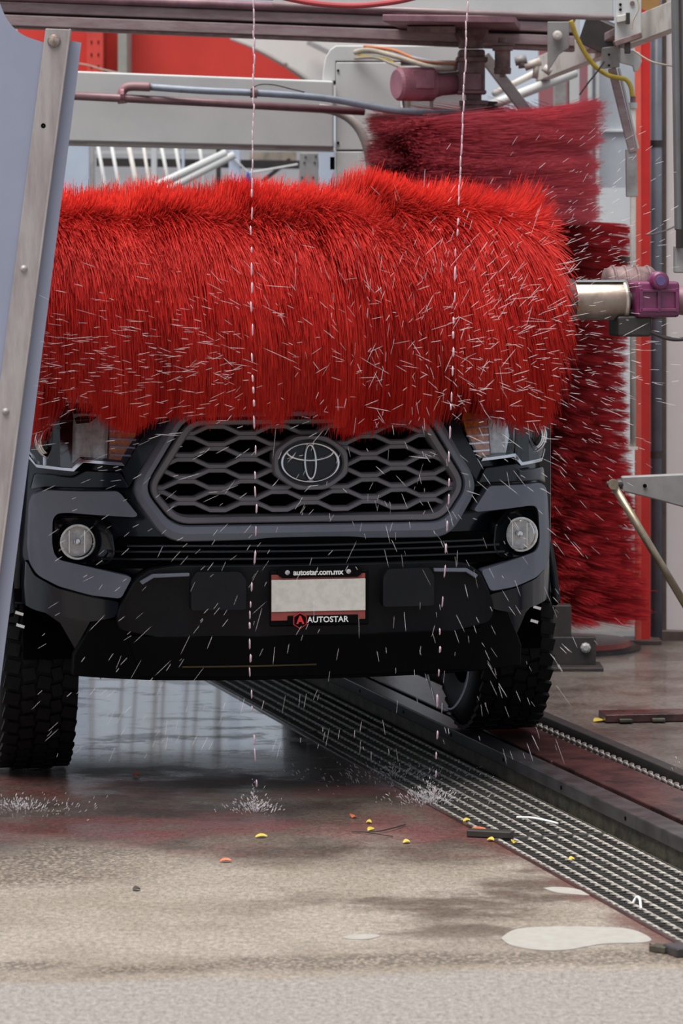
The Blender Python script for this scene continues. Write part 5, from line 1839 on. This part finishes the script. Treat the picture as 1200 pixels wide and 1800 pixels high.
lathe_dir(MB(), W(1078, 852, 12.84), (0, 1, 0), [(0, 0.001), (0, 0.018), (0.04, 0.018), (0.04, 0.001)], 16).build('rod_eye', m_rod, rd, True)

# ------------------------------------------------------------------ leaves, twig, litter
def leaf(px, py, L_, W_, rot, mat, label, z=0.003, name='fallen_leaf', cat='leaf'):
    p = G(px, py)
    L_, W_ = L_ * 0.75, W_ * 0.6
    mbb = MB()
    n = 6
    for i in range(n + 1):
        t_ = i / n
        w_ = W_ * math.sin(PI * min(max(t_, 0.03), 0.97)) ** 0.8 / 2
        c = 0.006 * math.sin(t_ * 3)
        mbb.v += [Vector(((t_ - 0.5) * L_, -w_, c)), Vector(((t_ - 0.5) * L_, 0, c * 0.5)), Vector(((t_ - 0.5) * L_, w_, c + 0.004))]
    for i in range(n):
        for j in range(2):
            q_ = i * 3 + j
            mbb.f.append((q_, q_ + 3, q_ + 4, q_ + 1))
    o = mbb.build(name, mat)
    o.location = (p.x, p.y, z)
    o.rotation_euler = (0, 0, rot)
    o.modifiers.new('thickness', 'SOLIDIFY').thickness = 0.0012
    tag(o, label, cat, 'litter on the floor')
    return o


leaf(459, 1473, 0.05, 0.035, 0.1, m_leaf_y, 'single yellow leaf below the left splash')
leaf(396, 1516, 0.05, 0.03, 0.0, m_leaf_o, 'orange leaf at the edge of the wet red floor')
leaf(652, 1461, 0.036, 0.04, 0.6, m_leaf_y, 'yellow leaf beside the twig')
leaf(714, 1483, 0.03, 0.035, 0.2, m_leaf_y, 'yellow leaf right of the twig')
leaf(648, 1448, 0.024, 0.03, -0.2, m_leaf_y, 'small yellow leaf just above the twig')
leaf(621, 1438, 0.024, 0.05, 0.9, m_leaf_o, 'orange leaf above the left end of the twig')
leaf(820, 1445, 0.032, 0.03, 0.3, m_leaf_y, 'yellow leaf on the floor edge of the middle grating')
leaf(862, 1479, 0.03, 0.04, -0.3, m_leaf_y, 'yellow leaf at the seam of the two gratings')
leaf(903, 1483, 0.026, 0.03, 1.3, m_leaf_y, 'second yellow leaf at the seam, right of the dark scrap')
leaf(840, 1461, 0.07, 0.05, 0.2, m_leaf_o, 'orange leaf lying on the dark scrap of wood')
leaf(1004, 1514, 0.026, 0.03, 0.2, m_leaf_y, 'yellow leaf lying on the near grating', 0.004)
leaf(240, 1566, 0.03, 0.04, 0.4, m_leaf_k, 'black dead leaf on the dry floor at left')
leaf(1052, 1269, 0.06, 0.08, 0.4, m_leaf_y, 'crumpled yellow leaf by the rusty plate')
leaf(240, 1364, 0.03, 0.03, 0.4, m_leaf_o, 'orange leaf in the puddle in front of the left wheel')
tw = thing('twig', 'thin forked twig lying on the wet floor among yellow leaves', 'twig', G(660, 1465), 0)
MB().tube(bez([G(618, 1465) + Vector((0, 0, 0.006)), G(660, 1466) + Vector((0, 0, 0.008)), G(690, 1460) + Vector((0, 0, 0.008)), G(712, 1452) + Vector((0, 0, 0.005))], 5), 0.0022, 6).build('stem', m_leaf_k, tw, True)
MB().tube([G(640, 1466) + Vector((0, 0, 0.006)), G(690, 1473) + Vector((0, 0, 0.005))], 0.0016, 6).build('side_shoot', m_leaf_k, tw, True)
o = MB().beam(G(822, 1470) + Vector((0, 0, 0.012)), G(900, 1474) + Vector((0, 0, 0.012)), 0.04, 0.022).build('wood_scrap', m_leaf_k, None, False, 0.004)
tag(o, 'dark scrap of wood lying across the drain edge at the grating seam', 'wood scrap')
o = MB().tube(bez([G(908, 1443) + Vector((0, 0, 0.012)), G(940, 1446) + Vector((0, 0, 0.014)), G(980, 1454) + Vector((0, 0, 0.012))], 5), 0.0038, 6).build('white_strip', m_white_ink, None)
tag(o, 'thin white plastic strip lying on the middle grating', 'strip')
o = MB().tube(bez([G(1112, 1590) + Vector((0, 0, 0.004)), G(1118, 1590) + Vector((0, 0, 0.02)), G(1124, 1592) + Vector((0, 0, 0.018)), G(1126, 1600) + Vector((0, 0, 0.004))], 5), 0.0035, 8).build('wire_hook', m_white_ink, None)
tag(o, 'small white bent hook at the edge of the near grating', 'hook')
o = MB().tube(bez([G(1142, 1662) + Vector((0, 0, 0.004)), G(1155, 1672) + Vector((0, 0, 0.004)), G(1168, 1672) + Vector((0, 0, 0.004))], 4), 0.003, 6).build('wire_scrap', m_leaf_k, None)
tag(o, 'short dark wire lying beside the broken block', 'wire')

# ------------------------------------------------------------------ water
def drops(name, P, D, L_, Wd_, mat, label, cat='water', parent=None):
    """elongated water drops: centres P, directions D, lengths L_, widths Wd_"""
    n = len(P)
    D = D / np.linalg.norm(D, axis=1)[:, None]
    ref = np.tile(np.array([0.0, 1.0, 0.0]), (n, 1))
    A = np.cross(D, ref)
    A /= np.linalg.norm(A, axis=1)[:, None] + 1e-9
    B = np.cross(D, A)
    v = np.zeros((n, 8, 3))
    v[:, 0] = P - D * (L_ / 2)[:, None]
    v[:, 7] = P + D * (L_ / 2)[:, None]
    for k in range(3):
        an = 2 * PI * k / 3
        off = (A * math.cos(an) + B * math.sin(an)) * (Wd_ / 2)[:, None]
        v[:, 1 + k] = P - D * (L_ * 0.30)[:, None] + off
        v[:, 4 + k] = P + D * (L_ * 0.30)[:, None] + off
    tri, qd = [], []
    for k in range(3):
        a, b_ = 1 + k, 1 + (k + 1) % 3
        tri += [(0, b_, a), (7, a + 3, b_ + 3)]
        qd.append((a, b_, b_ + 3, a + 3))
    f = []
    for i in range(n):
        o_ = i * 8
        f += [tuple(x + o_ for x in t_) for t_ in tri] + [tuple(x + o_ for x in t_) for t_ in qd]
    me = bpy.data.meshes.new(name)
    me.from_pydata(v.reshape(-1, 3).tolist(), [], f)
    o = link(name, me, mat, parent, smooth=True)
    tag(o, label, cat, None, 'stuff')
    return o


def Wv(px, py, d):
    return np.stack([(px - 600) / F_PX * d, d, CAM_H + (HOR - py) / F_PX * d], 1)


# spray flung off the spinning roller, radially away from its axis
px = np.concatenate([rng.uniform(60, 1010, 620), rng.normal(900, 150, 480), rng.uniform(60, 420, 260), rng.normal(650, 150, 120)])
py = np.concatenate([rng.uniform(460, 1330, 620), rng.normal(570, 140, 480), rng.normal(630, 55, 260), rng.normal(600, 110, 120)])
ok = (py > 250) & (py < 1330) & (px < 1190) & (px > 40)
px, py = px[ok], py[ok]
d_ = rng.uniform(10.4, 10.95, len(px))
P = Wv(px, py, d_)
ang = np.arctan2(-(py - 640), (px - 690)) + rng.normal(0, 1, len(px)) * (0.12 + 1.3 * np.exp(-np.hypot(px - 690, py - 640) / 150))
D = np.stack([np.cos(ang), rng.normal(0, 0.15, len(px)), np.sin(ang)], 1)
L_ = rng.gamma(2.2, 0.011, len(px)) + 0.008
drops('water_spray', P, D, L_, rng.uniform(0.0007, 0.0017, len(px)), m_water, 'fine white water spray flung off the red roller in front of the truck')
# lighter mist of drops over the side brush and red post
n2 = 380
px, py = rng.normal(1050, 70, n2), rng.normal(520, 220, n2)
ok = (px < 1195) & (py > 220) & (py < 1130)
px, py = px[ok], py[ok]
d_ = rng.uniform(12.6, 13.2, len(px))
ang = np.arctan2(-(py - 560), (px - 650)) + rng.normal(0, 0.14, len(px))
D = np.stack([np.cos(ang), rng.normal(0, 0.1, len(px)), np.sin(ang)], 1)
drops('water_spray', Wv(px, py, d_), D, rng.uniform(0.012, 0.05, len(px)), rng.uniform(0.0008, 0.0018, len(px)), m_water, 'water spray crossing the side brush and red post at right')


def stream(name, path, d, label):
    pts = bez([Vector((x, y, 0)) for x, y in path], 60)
    P, D, L_, Wd_ = [], [], [], []
    acc, last = 0.0, pts[0]
    i = 0
    while i < len(pts) - 2:
        y = pts[i].y
        solid = y < 330
        ln = random.uniform(14, 24) if solid else random.uniform(9, 26)
        gap = -2 if solid else random.uniform(2, 16 + y * 0.02)
        j = i
        while j < len(pts) - 1 and pts[j].y < y + ln:
            j += 1
        a, b_ = pts[i], pts[j]
        wob = random.uniform(-1.6, 1.6)
        dd = lambda y_: 10.98 + 0.02 * max(y_, 0) / 100 if y_ < 700 else 11.12 + (d - 11.12) * (y_ - 700) / 725
        A_, B_ = W(a.x + wob, a.y, dd(a.y)), W(b_.x + wob * 0.5, b_.y, dd(b_.y))
        P.append((A_ + B_) / 2)
        D.append(B_ - A_)
        L_.append((B_ - A_).length * 1.05)
        Wd_.append(random.uniform(0.006, 0.009) if not solid else 0.0075)
        y2 = b_.y + gap
        while j < len(pts) - 1 and pts[j].y < y2:
            j += 1
        while solid and j > i + 1 and pts[j].y > y2:
            j -= 1
        i = max(j, i + 1)
    return drops(name, np.array(P), np.array(D), np.array(L_), np.array(Wd_), m_water_p, label)


SD = (CAM_H * F_PX) / (1428 - HOR)
stream('water_stream', [(446, -20), (445, 200), (441, 400), (443, 600), (447, 760), (449, 930), (440, 1080), (440, 1200), (448, 1320), (452, 1425)], SD, 'left pinkish stream of falling water drops in front of the truck')
stream('water_stream', [(822, -20), (815, 150), (807, 320), (799, 480), (796, 620), (790, 780), (785, 930), (775, 1080), (769, 1220), (766, 1330), (764, 1412)], SD + 0.1, 'right pinkish stream of falling water drops in front of the truck')


sp_pts = bez([Vector((x, y, 0)) for x, y in ((160, 1092), (166, 1115), (163, 1135), (169, 1160), (176, 1190))], 6)
P = np.array([W(p.x, p.y, 11.72) for p in sp_pts])
D = np.array([(0.15, 0, -1.0)] * len(P)) + rng.normal(0, 0.12, (len(P), 3))
drops('soap_drip', P, D, np.full(len(P), 0.018), rng.uniform(0.006, 0.016, len(P)), m_water_p, 'pinkish soap foam dripping from the left bumper corner')


def splash(px, py, n, spread, hgt, label):
    c = G(px, py)
    a = rng.uniform(0, 2 * PI, n)
    r_ = np.abs(rng.normal(0, spread, n))
    h = np.abs(rng.normal(0, hgt, n)) * np.exp(-r_ / (spread * 2)) + 0.004
    P = np.stack([c.x + r_ * np.cos(a), c.y + r_ * np.sin(a) * 0.8, h], 1)
    D = np.stack([np.cos(a) * 0.7, np.sin(a) * 0.7, rng.uniform(0.2, 1.4, n)], 1)
    drops('water_splash', P, D, rng.uniform(0.004, 0.016, n), rng.uniform(0.0015, 0.004, n), m_water, label)


splash(446, 1428, 260, 0.045, 0.035, 'white splash on the floor under the left water stream')
splash(755, 1412, 420, 0.07, 0.035, 'white splash at the grating edge under the right water stream')
splash(30, 1425, 340, 0.16, 0.02, 'low pale splash on the red wet floor at the left edge')
splash(1195, 1400, 160, 0.06, 0.05, 'white splash on the conveyor at the right edge')
splash(690, 1365, 300, 0.22, 0.02, 'scattered droplets bouncing on the dark grating under the bumper')
